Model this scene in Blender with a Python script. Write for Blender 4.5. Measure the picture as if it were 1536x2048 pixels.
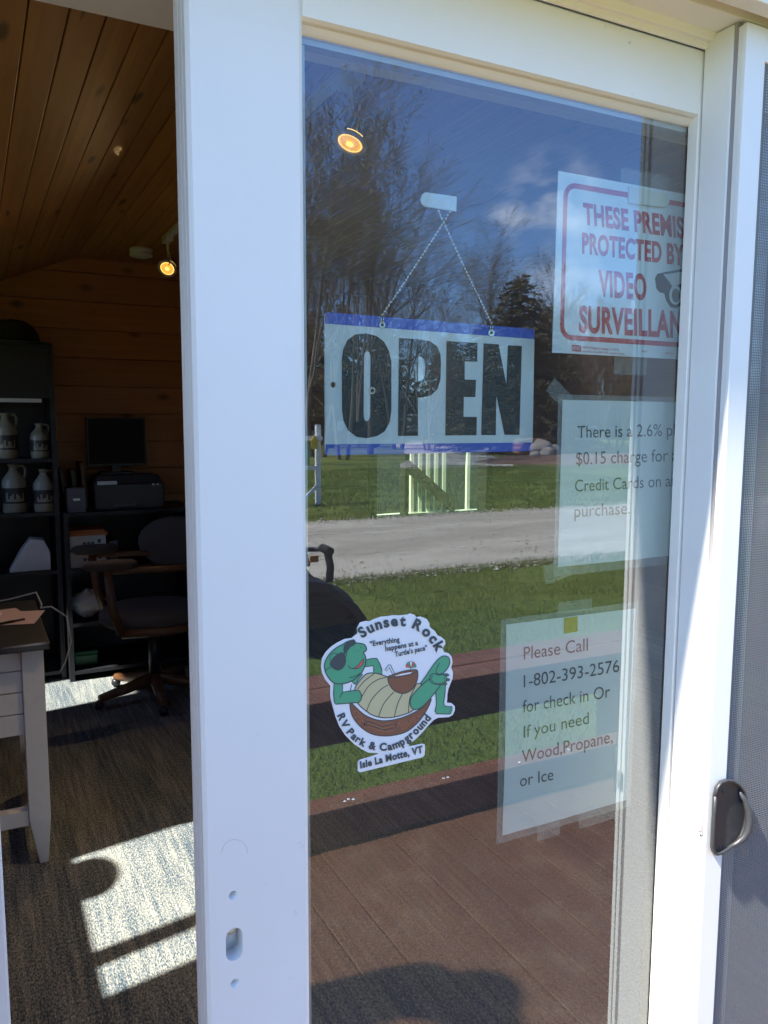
import bpy, bmesh, math, random
from mathutils import Vector, Matrix
from mathutils.geometry import tessellate_polygon
for o in list(bpy.data.objects): bpy.data.objects.remove(o)
S = bpy.context.scene
COL = S.collection
PI = math.pi
# ------------------------------------------------------------------ camera, sky, sun, exposure
F = 1600.0                                   # focal length in pixels of the 1536 x 2048 photograph
RW = Matrix(((0.8894761147928222, 0.04856335109501041, -0.4543939283743664),
             (-0.45696819599483984, 0.1021555824726827, -0.8835973657831311),
             (0.0035084273239813215, 0.9935823256781945, 0.11305685754355048)))
EYE = Vector((0.0, -0.81, 1.45))             # the glass is the plane y = 0, the room is at y > 0, the floor is z = 0
cd = bpy.data.cameras.new('camera')
cam = bpy.data.objects.new('camera', cd); COL.objects.link(cam)
cam.matrix_world = Matrix.Translation(EYE) @ RW.to_4x4()
cd.sensor_fit = 'HORIZONTAL'; cd.sensor_width = 36.0; cd.lens = 36.0 * F / 1536.0
cd.clip_start = 0.02; cd.clip_end = 2000
S.camera = cam
SUNV = Vector((0.72, 0.13, -1.0)).normalized()      # direction in which the sunlight travels
EL = math.asin(-SUNV.z); AZ = math.atan2(-SUNV.x, -SUNV.y)
W = bpy.data.worlds.new('World'); S.world = W; W.use_nodes = True
wn = W.node_tree.nodes; wl = W.node_tree.links; wn.clear()
wo = wn.new('ShaderNodeOutputWorld'); bg = wn.new('ShaderNodeBackground')
sk = wn.new('ShaderNodeTexSky'); sk.sky_type = 'NISHITA'; sk.sun_disc = False
sk.sun_elevation = EL; sk.sun_rotation = AZ; sk.air_density = 1.0; sk.dust_density = 0.6; sk.ozone_density = 5.0
tc = wn.new('ShaderNodeTexCoord')
mpw = wn.new('ShaderNodeMapping'); mpw.inputs['Scale'].default_value = (1, 1, 1.8); mpw.inputs['Location'].default_value = (0.35, 0.2, 0.1)
cn = wn.new('ShaderNodeTexNoise'); cn.inputs['Scale'].default_value = 13.0; cn.inputs['Detail'].default_value = 7; cn.inputs['Roughness'].default_value = 0.6
cr = wn.new('ShaderNodeValToRGB'); cr.color_ramp.elements[0].position = 0.40; cr.color_ramp.elements[1].position = 0.74
cr.color_ramp.elements[0].color = (0, 0, 0, 1); cr.color_ramp.elements[1].color = (.85, .85, .85, 1)
mxw = wn.new('ShaderNodeMix'); mxw.data_type = 'RGBA'
mxw.inputs[7].default_value = (5.4, 5.9, 6.8, 1)
wl.new(tc.outputs['Generated'], mpw.inputs['Vector']); wl.new(mpw.outputs[0], cn.inputs['Vector']); wl.new(cn.outputs['Fac'], cr.inputs[0])
def wmath(op, a, b):
    m_ = wn.new('ShaderNodeMath'); m_.operation = op
    for i_, v_ in enumerate((a, b)):
        if isinstance(v_, (int, float)): m_.inputs[i_].default_value = v_
        else: wl.new(v_, m_.inputs[i_])
    return m_.outputs[0]
total = None                                 # a few fair-weather clouds: (azimuth as x, y), height, angular radius
for cx_, cy_, cz_, rad_ in ((.602, -.757, .250, 3.8), (.67, -.735, .125, 8), (.575, -.785, .238, 2.4), (-.5, -.8, .5, 22), (.2, -.9, .75, 14), (.95, .1, .3, 20), (-.3, .9, .4, 25)):
    vd = wn.new('ShaderNodeVectorMath'); vd.operation = 'DOT_PRODUCT'; wl.new(tc.outputs['Generated'], vd.inputs[0]); vd.inputs[1].default_value = Vector((cx_, cy_, cz_)).normalized()
    mr = wn.new('ShaderNodeMapRange'); mr.interpolation_type = 'SMOOTHSTEP'; wl.new(vd.outputs['Value'], mr.inputs[0]); mr.inputs[1].default_value = math.cos(math.radians(rad_)); mr.inputs[2].default_value = math.cos(math.radians(rad_ * .15))
    total = mr.outputs[0] if total is None else wmath('MAXIMUM', total, mr.outputs[0])
wl.new(wmath('MULTIPLY', total, cr.outputs[0]), mxw.inputs[0])
tint = wn.new('ShaderNodeMix'); tint.data_type = 'RGBA'; tint.blend_type = 'MULTIPLY'; tint.inputs[0].default_value = 1.0; tint.inputs[7].default_value = (.50, .64, .82, 1)   # a clear, deep blue spring sky
wl.new(sk.outputs[0], tint.inputs[6]); wl.new(tint.outputs[2], mxw.inputs[6]); wl.new(mxw.outputs[2], bg.inputs[0])
wl.new(bg.outputs[0], wo.inputs[0])
bg.inputs[1].default_value = 0.125
sd = bpy.data.lights.new('sun', 'SUN'); sd.energy = 4.0; sd.angle = math.radians(1.0); sd.color = (1.0, 0.94, 0.82)
sun = bpy.data.objects.new('sun', sd); COL.objects.link(sun)
sun.rotation_euler = SUNV.to_track_quat('-Z', 'Y').to_euler()
S.view_settings.view_transform = 'Standard'; S.view_settings.look = 'None'
S.view_settings.exposure = 2.15; S.view_settings.gamma = 1.0; S.view_settings.use_curve_mapping = False
S.render.engine = 'CYCLES'
cy = S.cycles
cy.max_bounces = 10; cy.diffuse_bounces = 4; cy.glossy_bounces = 5; cy.transmission_bounces = 6; cy.transparent_max_bounces = 40
cy.caustics_reflective = False; cy.caustics_refractive = False; cy.sample_clamp_indirect = 6.0
try:
    cy.use_denoising = True; cy.denoiser = 'OPENIMAGEDENOISE'; cy.denoising_prefilter = 'ACCURATE'
except Exception: pass
# ------------------------------------------------------------------ measuring: from a pixel of the photograph to a point on a real plane
def ray(px): return RW @ Vector(((px[0] - 768) / F, -(px[1] - 1024) / F, -1.0))
def onY(px, Y):
    r = ray(px); return EYE + r * ((Y - EYE.y) / r.y)
def onZ(px, z):
    r = ray(px); return EYE + r * ((z - EYE.z) / r.z)
def onP(px, p0, n):
    r = ray(px); return EYE + r * ((p0 - EYE).dot(n) / r.dot(n))
def reflY(px, Y):                            # what the glass mirrors at that pixel, on the plane y = Y outdoors
    p = onY(px, -Y); return Vector((p.x, -p.y, p.z))
# ------------------------------------------------------------------ object helpers
def tag(o, label=None, cat=None, group=None, kind=None):
    if label: o['label'] = label
    if cat: o['category'] = cat
    if group: o['group'] = group
    if kind: o['kind'] = kind
    return o
def empty(name, loc, label=None, cat=None, group=None, rz=0.0):
    o = bpy.data.objects.new(name, None); COL.objects.link(o)
    o.location = loc; o.rotation_euler = (0, 0, rz); o.empty_display_size = 0.1
    return tag(o, label, cat, group)
def copy_tree(o, parent=None):
    c = o.copy(); COL.objects.link(c); c.parent = parent
    for ch in list(o.children): copy_tree(ch, c)
    return c
class MB:
    def __init__(s): s.v = []; s.f = []; s.sm = []; s.mi = []; s.m = 0
    def add(s, vs, fs, smooth=False):
        b = len(s.v); s.v += [tuple(v) for v in vs]
        for f in fs: s.f.append([b + i for i in f]); s.sm.append(smooth); s.mi.append(s.m)
        return s
    def box(s, x0, x1, y0, y1, z0, z1, mat=None):
        vs = [Vector((x, y, z)) for z in (z0, z1) for y in (y0, y1) for x in (x0, x1)]
        if mat: vs = [mat @ v for v in vs]
        return s.add(vs, [(0, 2, 3, 1), (4, 5, 7, 6), (0, 1, 5, 4), (2, 6, 7, 3), (0, 4, 6, 2), (1, 3, 7, 5)])
    def prism(s, pts, off):                  # closed solid: an outline in 3-D pushed along off
        pts = [Vector(p) for p in pts]; off = Vector(off); n = len(pts)
        tris = tessellate_polygon([pts])
        b = [p + off for p in pts]
        fs = [tuple(t) for t in tris] + [tuple(n + i for i in reversed(t)) for t in tris]
        fs += [(i, (i + 1) % n, n + (i + 1) % n, n + i) for i in range(n)]
        return s.add(pts + b, fs)
    def tube(s, pts, r, n=8, cap=True, smooth=True):
        pts = [Vector(p) for p in pts]; k = len(pts)
        rs = r if isinstance(r, (list, tuple)) else [r] * k
        ref = Vector((0.3, 0.2, 0.93)); vs = []; nx = None
        for i, p in enumerate(pts):
            d = (pts[min(i + 1, k - 1)] - pts[max(i - 1, 0)])
            d = d.normalized() if d.length > 1e-9 else Vector((0, 0, 1))
            if nx is None:
                if abs(d.dot(ref)) > .95: ref = Vector((1, .1, 0)).normalized()
                nx = d.cross(ref).normalized()
            else:
                nx = (nx - d * nx.dot(d)); nx = nx.normalized() if nx.length > 1e-6 else d.orthogonal().normalized()
            ny = d.cross(nx)
            for j in range(n):
                a = 2 * PI * j / n; vs.append(p + (nx * math.cos(a) + ny * math.sin(a)) * rs[i])
        fs = [(i * n + j, i * n + (j + 1) % n, (i + 1) * n + (j + 1) % n, (i + 1) * n + j) for i in range(k - 1) for j in range(n)]
        s.add(vs, fs, smooth)
        if cap: 
            s.add([vs[j] for j in range(n)], [tuple(reversed(range(n)))]); s.add([vs[(k - 1) * n + j] for j in range(n)], [tuple(range(n))])
        return s
    def lathe(s, prof, mat=Matrix(), n=20, smooth=True, close=True):   # prof: (radius, height) pairs along local z
        vs = [mat @ Vector((r * math.cos(2 * PI * j / n), r * math.sin(2 * PI * j / n), h)) for r, h in prof for j in range(n)]
        k = len(prof)
        s.add(vs, [(i * n + j, i * n + (j + 1) % n, (i + 1) * n + (j + 1) % n, (i + 1) * n + j) for i in range(k - 1) for j in range(n)], smooth)
        if close:
            if prof[0][0] > 1e-5: s.add(vs[:n], [tuple(reversed(range(n)))])
            if prof[-1][0] > 1e-5: s.add(vs[(k - 1) * n:], [tuple(range(n))])
        return s
    def ball(s, c, r, n=10, m=7, sc=(1, 1, 1)):
        c = Vector(c)
        prof = [(r * math.sin(PI * i / m), -r * math.cos(PI * i / m)) for i in range(m + 1)]
        return s.lathe(prof, Matrix.Translation(c) @ Matrix.Diagonal((*sc, 1)), n, True, False)
    def build(s, name, mat, parent=None, bev=0.0, seg=2, noweld=False):
        me = bpy.data.meshes.new(name); 
        o = bpy.data.objects.new(name, me); COL.objects.link(o)
        vs = s.v
        if parent is not None:
            o.parent = parent
            mw = Matrix.Translation(parent_world(parent)) @ parent.rotation_euler.to_matrix().to_4x4() if parent.type == 'EMPTY' else Matrix()
            inv = root_matrix(parent).inverted()
            vs = [tuple(inv @ Vector(v)) for v in s.v]
        me.from_pydata(vs, [], s.f)
        me.polygons.foreach_set('use_smooth', s.sm)
        for m_ in (mat if isinstance(mat, (list, tuple)) else [mat]): me.materials.append(m_)
        me.polygons.foreach_set('material_index', s.mi)
        me.update()
        bm = bmesh.new(); bm.from_mesh(me)
        if not noweld: bmesh.ops.remove_doubles(bm, verts=bm.verts, dist=1e-6); bmesh.ops.recalc_face_normals(bm, faces=bm.faces)
        bm.to_mesh(me); bm.free()
        if bev:
            b = o.modifiers.new('bevel', 'BEVEL'); b.width = bev; b.segments = seg; b.limit_method = 'ANGLE'; b.angle_limit = math.radians(40)
        return o
def local_matrix(o): return Matrix.Translation(o.location) @ o.rotation_euler.to_matrix().to_4x4() @ Matrix.Diagonal((*o.scale, 1))
def root_matrix(o):
    m = local_matrix(o)
    while o.parent is not None: o = o.parent; m = local_matrix(o) @ m
    return m
def parent_world(o): return root_matrix(o).translation
def tri_fan_loops(loops, lift):               # flat artwork: loops of 3-D points (outer first, then holes), pushed by lift
    pts = [Vector(p) + lift for l in loops for p in l]
    t = tessellate_polygon([[Vector(p) for p in l] for l in loops])
    return pts, [tuple(x) for x in t]
# ------------------------------------------------------------------ materials
def mat(name, col, rough=.5, metal=0.0, spec=.5, **k):
    m = bpy.data.materials.new(name); m.use_nodes = True
    b = m.node_tree.nodes['Principled BSDF']
    b.inputs['Base Color'].default_value = (*col, 1); b.inputs['Roughness'].default_value = rough
    b.inputs['Metallic'].default_value = metal; b.inputs['Specular IOR Level'].default_value = spec
    for kk, v in k.items(): b.inputs[kk.replace('_', ' ')].default_value = v
    return m
class NT:
    def __init__(s, m): s.n = m.node_tree.nodes; s.l = m.node_tree.links; s.b = s.n.get('Principled BSDF')
    def node(s, t, **k):
        x = s.n.new(t)
        for a, v in k.items(): setattr(x, a, v)
        return x
    def coord(s, scale=(1, 1, 1), rot=(0, 0, 0), out='Object'):
        g = s.n.new('ShaderNodeNewGeometry') if out == 'World' else s.n.new('ShaderNodeTexCoord')
        mp = s.n.new('ShaderNodeMapping'); mp.inputs['Scale'].default_value = scale; mp.inputs['Rotation'].default_value = rot
        s.l.new(g.outputs['Position' if out == 'World' else out], mp.inputs['Vector']); return mp.outputs[0]
    def noise(s, vec, scale, detail=4, rough=.55):
        n = s.n.new('ShaderNodeTexNoise'); n.inputs['Scale'].default_value = scale; n.inputs['Detail'].default_value = detail; n.inputs['Roughness'].default_value = rough
        s.l.new(vec, n.inputs['Vector']); return n.outputs['Fac']
    def ramp(s, fac, *stops):
        r = s.n.new('ShaderNodeValToRGB'); e = r.color_ramp.elements
        while len(e) < len(stops): e.new(.5)
        for i, (p, c) in enumerate(stops):
            e[i].position = p; e[i].color = (c, c, c, 1) if isinstance(c, (int, float)) else (*c, 1)
        s.l.new(fac, r.inputs[0]); return r.outputs[0]
    def mix(s, fac, a, b, mode='MIX'):
        m = s.n.new('ShaderNodeMix'); m.data_type = 'RGBA'; m.blend_type = mode
        for i, v in ((0, fac), (6, a), (7, b)):
            if isinstance(v, (int, float)): m.inputs[i].default_value = v
            elif isinstance(v, tuple): m.inputs[i].default_value = (*v, 1)
            else: s.l.new(v, m.inputs[i])
        return m.outputs[2]
    def math(s, op, a, b=None):
        m = s.n.new('ShaderNodeMath'); m.operation = op
        for i, v in ((0, a), (1, b)):
            if v is None: continue
            if isinstance(v, (int, float)): m.inputs[i].default_value = v
            else: s.l.new(v, m.inputs[i])
        return m.outputs[0]
    def bump(s, h, strength=.3, dist=.002):
        b = s.n.new('ShaderNodeBump'); b.inputs['Strength'].default_value = strength; b.inputs['Distance'].default_value = dist
        s.l.new(h, b.inputs['Height']); s.l.new(b.outputs[0], s.b.inputs['Normal'])
def vinyl(name, col, dirt=.5):
    m = mat(name, col, .38); t = NT(m); c = t.coord(out='World')
    n1 = t.ramp(t.noise(c, 6, 5), (.35, .0), (.75, 1.0)); n2 = t.ramp(t.noise(c, 90, 2), (.70, 0.0), (.80, 1.0)); n3 = t.ramp(t.noise(c, 9, 3), (.52, 0.0), (.68, 1.0))
    base = t.mix(t.math('MULTIPLY', n1, .10), col, (col[0] * .75, col[1] * .72, col[2] * .66))
    base = t.mix(t.math('MULTIPLY', t.math('MULTIPLY', n2, n3), dirt), base, (.22, .19, .15))
    t.l.new(base, t.b.inputs['Base Color']); t.bump(t.noise(c, 260, 2), .015, .0004)
    return m
def wood(name, c0, c1, axis, pitch, knots=True, pitch_axis=2, rough=.45, coat=0.0, wear=None):
    """planks of the given pitch; axis = grain direction; the plank number shifts tone and grain"""
    m = mat(name, c0, rough); t = NT(m)
    g = t.n.new('ShaderNodeNewGeometry'); sp = t.n.new('ShaderNodeSeparateXYZ'); t.l.new(g.outputs['Position'], sp.inputs[0])
    A = sp.outputs[axis]; P = sp.outputs[pitch_axis]
    pid = t.math('FLOOR', t.math('DIVIDE', P, pitch))
    wn_ = t.n.new('ShaderNodeTexWhiteNoise'); wn_.noise_dimensions = '1D'; t.l.new(pid, wn_.inputs['W'])
    off = t.math('MULTIPLY', wn_.outputs['Value'], 17.3)
    cb = t.n.new('ShaderNodeCombineXYZ')
    t.l.new(t.math('ADD', t.math('MULTIPLY', A, 1.0), off), cb.inputs[0]); t.l.new(t.math('MULTIPLY', P, 14.0), cb.inputs[1]); t.l.new(off, cb.inputs[2])
    gr = t.noise(cb.outputs[0], 2.6, 6, .62)
    base = t.mix(t.ramp(gr, (.3, 0.0), (.7, 1.0)), c0, c1)
    base = t.mix(t.math('MULTIPLY', wn_.outputs['Value'], .45), base, tuple(x * .55 for x in c0))
    if knots:
        vo = t.n.new('ShaderNodeTexVoronoi'); vo.inputs['Scale'].default_value = 1.0; vo.inputs['Randomness'].default_value = .9
        cb2 = t.n.new('ShaderNodeCombineXYZ')
        t.l.new(t.math('ADD', t.math('MULTIPLY', A, 3.2), off), cb2.inputs[0]); t.l.new(t.math('MULTIPLY', P, .9 / pitch), cb2.inputs[1])
        t.l.new(cb2.outputs[0], vo.inputs['Vector'])
        kn = t.ramp(vo.outputs['Distance'], (.09, 1.0), (.19, 0.0))
        base = t.mix(t.math('MULTIPLY', kn, .92), base, tuple(x * .12 for x in c0))
    if wear:
        wv = t.ramp(t.noise(t.coord(out='World'), 7, 6, .7), (.5, 0.0), (.78, 1.0))
        base = t.mix(t.math('MULTIPLY', wv, .45), base, wear)
        sc_ = t.ramp(t.noise(t.coord((60, 3, 3), out='World'), 3, 4), (.66, 0.0), (.74, 1.0))
        base = t.mix(t.math('MULTIPLY', sc_, .35), base, tuple(min(1, x * 1.5) for x in wear))
    t.l.new(base, t.b.inputs['Base Color'])
    if coat: t.b.inputs['Coat Weight'].default_value = coat
    t.bump(gr, .25, .002)
    return m
def grained(name, col, var, scale=20, rough=.8, bump=.3, dist=.004, detail=6):
    m = mat(name, col, rough); t = NT(m); c = t.coord(out='World')
    n = t.noise(c, scale, detail, .65)
    t.l.new(t.mix(t.ramp(n, (.3, 0.0), (.72, 1.0)), col, var), t.b.inputs['Base Color'])
    if bump: t.bump(n, bump, dist)
    return m
def glass(name, ior, tint, gcol=(1, 1, 1), rough=0.0, veil=0.0):
    """one face of a thin pane: clear with a mirror share that grows towards grazing; the back of the face adds nothing"""
    m = bpy.data.materials.new(name); m.use_nodes = True; t = NT(m); t.n.clear()
    out = t.n.new('ShaderNodeOutputMaterial'); mx = t.n.new('ShaderNodeMixShader'); tr = t.n.new('ShaderNodeBsdfTransparent'); gl = t.n.new('ShaderNodeBsdfGlossy')
    tr.inputs[0].default_value = (*tint, 1); gl.inputs[0].default_value = (*gcol, 1); gl.inputs['Roughness'].default_value = rough
    fr = t.n.new('ShaderNodeFresnel'); fr.inputs[0].default_value = ior
    ge = t.n.new('ShaderNodeNewGeometry')
    fac = t.math('MULTIPLY', fr.outputs[0], t.math('SUBTRACT', 1.0, ge.outputs['Backfacing']))
    if veil:                                 # pale haze of glare mixed into the clear face, lifting its blacks
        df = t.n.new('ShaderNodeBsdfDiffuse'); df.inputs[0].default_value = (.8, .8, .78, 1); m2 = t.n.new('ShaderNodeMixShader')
        t.l.new(t.math('MULTIPLY', t.ramp(t.noise(t.coord(out='World'), 5, 5), (.3, .55), (.75, 1.0)), veil), m2.inputs[0]); t.l.new(tr.outputs[0], m2.inputs[1]); t.l.new(df.outputs[0], m2.inputs[2]); t.l.new(m2.outputs[0], mx.inputs[1])
    else: t.l.new(tr.outputs[0], mx.inputs[1])
    t.l.new(fac, mx.inputs[0]); t.l.new(gl.outputs[0], mx.inputs[2]); t.l.new(mx.outputs[0], out.inputs[0])
    return m
def emit(name, col, st):
    m = mat(name, col, .4); b = m.node_tree.nodes['Principled BSDF']
    b.inputs['Emission Color'].default_value = (*col, 1); b.inputs['Emission Strength'].default_value = st; return m
M = {}
M['vinyl'] = vinyl('white_vinyl', (.80, .80, .79)); M['vinyl_bounce'] = vinyl('white_vinyl_bounce', (.88, .85, .78), .6)  # head vinyl: warmer, lighter copy with light bounced off the deck in its colour
M['vinyl_clean'] = vinyl('white_vinyl_clean', (.84, .83, .80), .25)
M['grey_seal'] = mat('grey_seal', (.33, .31, .31), .7)
M['glass_out'] = glass('outer_glass', 2.34, (.965, .985, .975), (.89, .945, 1.0), veil=.018); M['glass_in'] = glass('inner_glass', 1.75, (.95, .98, .965), (.89, .945, 1.0))
M['spacer'] = mat('spacer_bar', (.42, .45, .45), .4, .3)
M['ceil'] = wood('ceiling_pine', (.56, .26, .08), (.42, .175, .05), 1, .078, True, 0, .55, .02)
M['wall'] = wood('wall_pine', (.56, .225, .07), (.42, .15, .044), 0, .165, True, 2, .5, .05)
M['deck'] = wood('deck_paint', (.155, .070, .034), (.118, .053, .027), 1, .142, False, 0, .6, 0, (.27, .19, .127))
M['benchwood'] = wood('bench_paint', (.20, .085, .045), (.145, .06, .034), 0, .14, False, 1, .6, 0, (.29, .20, .14))
M['siding'] = grained('wall_siding', (.45, .40, .33), (.40, .35, .29), 12)
M['black'] = mat('black_laminate', (.012, .013, .018), .45); M['screenblack'] = mat('monitor_screen', (.006, .006, .01), .5, 0, .2)
M['blackplastic'] = grained('black_plastic', (.03, .031, .034), (.04, .042, .046), 200, .4, .1, .0006)
M['white'] = grained('white_paint', (.72, .72, .70), (.66, .66, .63), 30, .5, .05)
M['paper'] = mat('white_paper', (.80, .81, .80), .7); M['pinkpaper'] = mat('pink_paper', (.62, .44, .42), .8)
M['orange'] = mat('orange_envelope', (.55, .2, .06), .7)
M['oak'] = grained('oak', (.13, .055, .02), (.09, .037, .013), 25, .45, .1)
M['fabric'] = grained('grey_fabric', (.085, .068, .058), (.06, .05, .044), 400, .95, .5, .001)
M['cream'] = grained('cream_glaze', (.34, .31, .23), (.27, .24, .17), 20, .3, .0)
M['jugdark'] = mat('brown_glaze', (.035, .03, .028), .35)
M['greyboard'] = mat('grey_board', (.14, .14, .15), .7); M['silver'] = mat('silver', (.7, .7, .68), .3, .9)
M['greenplastic'] = mat('green_plastic', (.015, .11, .045), .45); M['cable'] = mat('grey_cable', (.5, .5, .48), .5)
M['capcloth'] = grained('dark_cap_cloth', (.018, .022, .026), (.04, .045, .03), 30, .9, .2)
M['lampglow'] = emit('lamp_glow', (1.0, .47, .075), .22); M['lamphot'] = emit('lamp_filament', (1.0, .62, .16), .42); M['lampring'] = mat('lamp_clear_ring', (.55, .55, .58), .25, .0, .5)
M['lampchrome'] = mat('lamp_chrome', (.20, .19, .19), .3, .7); M['lampwhite'] = mat('lamp_white', (.75, .74, .70), .4)
M['ink'] = mat('black_ink', (.018, .022, .024), .5); M['inkgrey'] = mat('grey_ink', (.11, .12, .12), .6)
M['red'] = mat('red_ink', (.55, .045, .055), .5); M['blue'] = mat('blue_ink', (.035, .11, .60), .45)
M['signwhite'] = mat('white_sign_plastic', (.80, .85, .90), .35)
M['stickerwhite'] = mat('white_sticker', (.80, .81, .83), .4)
M['st_dark'] = mat('sticker_dark', (.055, .075, .085), .45); M['st_green'] = mat('sticker_green', (.085, .36, .20), .45); M['st_deep'] = mat('sticker_deep_green', (.045, .16, .11), .45)
M['st_tan'] = mat('sticker_tan', (.56, .50, .29), .45); M['st_brown'] = mat('sticker_brown', (.22, .095, .06), .45); M['st_red'] = mat('sticker_red', (.70, .12, .11), .45); M['st_orange'] = mat('sticker_orange', (.33, .13, .07), .45)
M['tape'] = mat('yellow_tape', (.50, .36, .05), .5)
M['metal'] = mat('bead_metal', (.75, .74, .70), .25, 1.0)
def clearfilm(name, a):
    m = mat(name, (.75, .78, .76), .2); m.node_tree.nodes['Principled BSDF'].inputs['Alpha'].default_value = a; return m
M['film'] = clearfilm('clear_film', .16)
M['tapeclear'] = clearfilm('clear_tape', .12)
m = mat('screen_mesh', (.22, .23, .235), .6); t = NT(m); c = t.coord(out='World'); sx = t.n.new('ShaderNodeSeparateXYZ'); t.l.new(c, sx.inputs[0])
def lines(axis, pitch, duty): return t.math('LESS_THAN', t.math('FRACT', t.math('DIVIDE', sx.outputs[axis], pitch)), duty)
al = t.math('MAXIMUM', lines(0, .0034, .34), lines(2, .0034, .34)); t.l.new(al, t.b.inputs['Alpha']); M['mesh'] = m
m = mat('carpet', (.1, .1, .1), .95); t = NT(m)
c = t.coord((62, 3.2, 1), out='World'); st = t.noise(c, 1.0, 5, .7); c2 = t.coord((230, 90, 1), out='World'); fi = t.noise(c2, 1.0, 3, .7); c3 = t.coord((3.2, .35, 1), out='World'); br = t.noise(c3, 1.0, 3)
v = t.math('ADD', t.math('MULTIPLY', st, .38), t.math('ADD', t.math('MULTIPLY', fi, .72), t.math('MULTIPLY', br, .25)))
cc = t.ramp(v, (.46, (.012, .025, .042)), (.60, (.038, .068, .100)), (.74, (.26, .27, .25)), (.88, (.50, .49, .41)))
t.l.new(cc, t.b.inputs['Base Color']); t.bump(t.noise(t.coord((260, 90, 1), out='World'), 1.0, 3), .9, .006); M['carpet'] = m
m = mat('lawn', (.05, .1, .02), .95); t = NT(m); c = t.coord(out='World')
g1 = t.noise(c, 1.1, 5, .6); g2 = t.noise(t.coord((1, .35, 1), out='World'), 22, 4, .7); g3 = t.noise(c, .13, 3)
b = t.mix(t.ramp(g2, (.3, 0.0), (.7, 1.0)), (.058, .098, .006), (.125, .172, .016)); b = t.mix(t.ramp(g1, (.38, 0.0), (.66, .9)), b, (.14, .155, .02)); b = t.mix(t.ramp(g3, (.42, 0.0), (.62, .8)), b, (.07, .12, .008))
t.l.new(b, t.b.inputs['Base Color']); t.bump(g2, .8, .03); M['lawn'] = m
M['blade'] = grained('grass_blade', (.075, .125, .008), (.16, .20, .024), 3.0, .8, 0)
m = mat('gravel', (.3, .28, .25), .95); t = NT(m); c = t.coord(out='World')
g1 = t.noise(c, 34, 5, .75); g2 = t.noise(t.coord((.25, 1.1, 1), out='World'), 1.3, 4); g3 = t.noise(c, 1.8, 4)
b = t.mix(t.ramp(g1, (.3, 0.0), (.7, 1.0)), (.24, .22, .175), (.48, .445, .365)); b = t.mix(t.ramp(g2, (.42, 0.0), (.62, .65)), b, (.54, .50, .42)); b = t.mix(t.ramp(g3, (.55, 0.0), (.75, .35)), b, (.25, .215, .15))
t.l.new(b, t.b.inputs['Base Color']); t.bump(g1, .8, .02); M['gravel'] = m
M['stone'] = grained('road_stone', (.52, .48, .41), (.22, .20, .17), 9, .9, 0)
M['dirt'] = grained('bare_dirt', (.13, .075, .048), (.20, .125, .085), 3, .95, .5, .05)
M['bark'] = grained('bark', (.125, .10, .08), (.07, .056, .046), 14, .9, .5, .02); M['barkpale'] = grained('pale_bark', (.23, .19, .15), (.13, .11, .09), 9, .9, .4, .02)
M['twig'] = grained('twig', (.15, .12, .092), (.095, .075, .06), 30, .9, 0); M['twigred'] = grained('brown_twig', (.17, .11, .068), (.115, .078, .05), 5, .9, 0)
M['bud'] = grained('spring_buds', (.19, .17, .055), (.13, .12, .045), 6, .8, 0); M['needle'] = grained('dark_needles', (.045, .055, .022), (.085, .088, .036), 2.2, .85, 0)
M['needle2'] = grained('olive_needles', (.065, .066, .028), (.115, .10, .045), 2.2, .85, 0)
M['rock'] = grained('boulder', (.42, .38, .33), (.30, .27, .23), 4, .9, .5, .05); M['log'] = grained('cut_logs', (.40, .22, .10), (.30, .15, .07), 6, .85, .2)
M['railgreenlit'] = mat('rail_green_lit', (.42, .50, .34), .5); M['carwhite'] = mat('white_panel', (.75, .76, .77), .3); M['cardark'] = mat('dark_panel', (.02, .024, .034), .4); M['tyre'] = mat('tyre_rubber', (.012, .012, .012), .85); M['darkglass'] = mat('dark_window', (.01, .012, .015), .08)  # the rail is white: its dim green light is put into the colour
M['amber'] = mat('amber_lens', (.6, .2, .03), .3); M['yellow'] = mat('yellow_tag', (.65, .45, .04), .5); M['tanroof'] = grained('tan_roof', (.40, .36, .30), (.33, .29, .24), 8, .8, .2)
M['skin'] = mat('skin', (.55, .33, .24), .55); M['cloth'] = grained('navy_jacket', (.02, .025, .045), (.028, .033, .055), 300, .9, .3, .001); M['jeans'] = grained('denim', (.045, .065, .12), (.06, .085, .15), 400, .9, .3, .001)
# ================================================================== SETTING: ground, road, deck, room shell
def sheet(name, x0, x1, y0, y1, z, m, kind='structure', nx=1, ny=1, wob=0.0, seed=0):
    rnd = random.Random(seed); mb = MB(); vs = []
    for j in range(ny + 1):
        for i in range(nx + 1):
            x = x0 + (x1 - x0) * i / nx; y = y0 + (y1 - y0) * j / ny
            if wob and j in (0, ny): y += (rnd.random() - .5) * wob
            vs.append((x, y, z))
    mb.add(vs, [(j * (nx + 1) + i, j * (nx + 1) + i + 1, (j + 1) * (nx + 1) + i + 1, (j + 1) * (nx + 1) + i) for j in range(ny) for i in range(nx)])
    o = mb.build(name, m); return tag(o, kind=kind)
sheet('ground', -400, 400, -700, 300, -0.40, M['lawn'])
sheet('gravel_road', -40, 60, -12.7, -7.45, -0.396, M['gravel'], nx=260, ny=2, wob=.28, seed=3)
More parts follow.
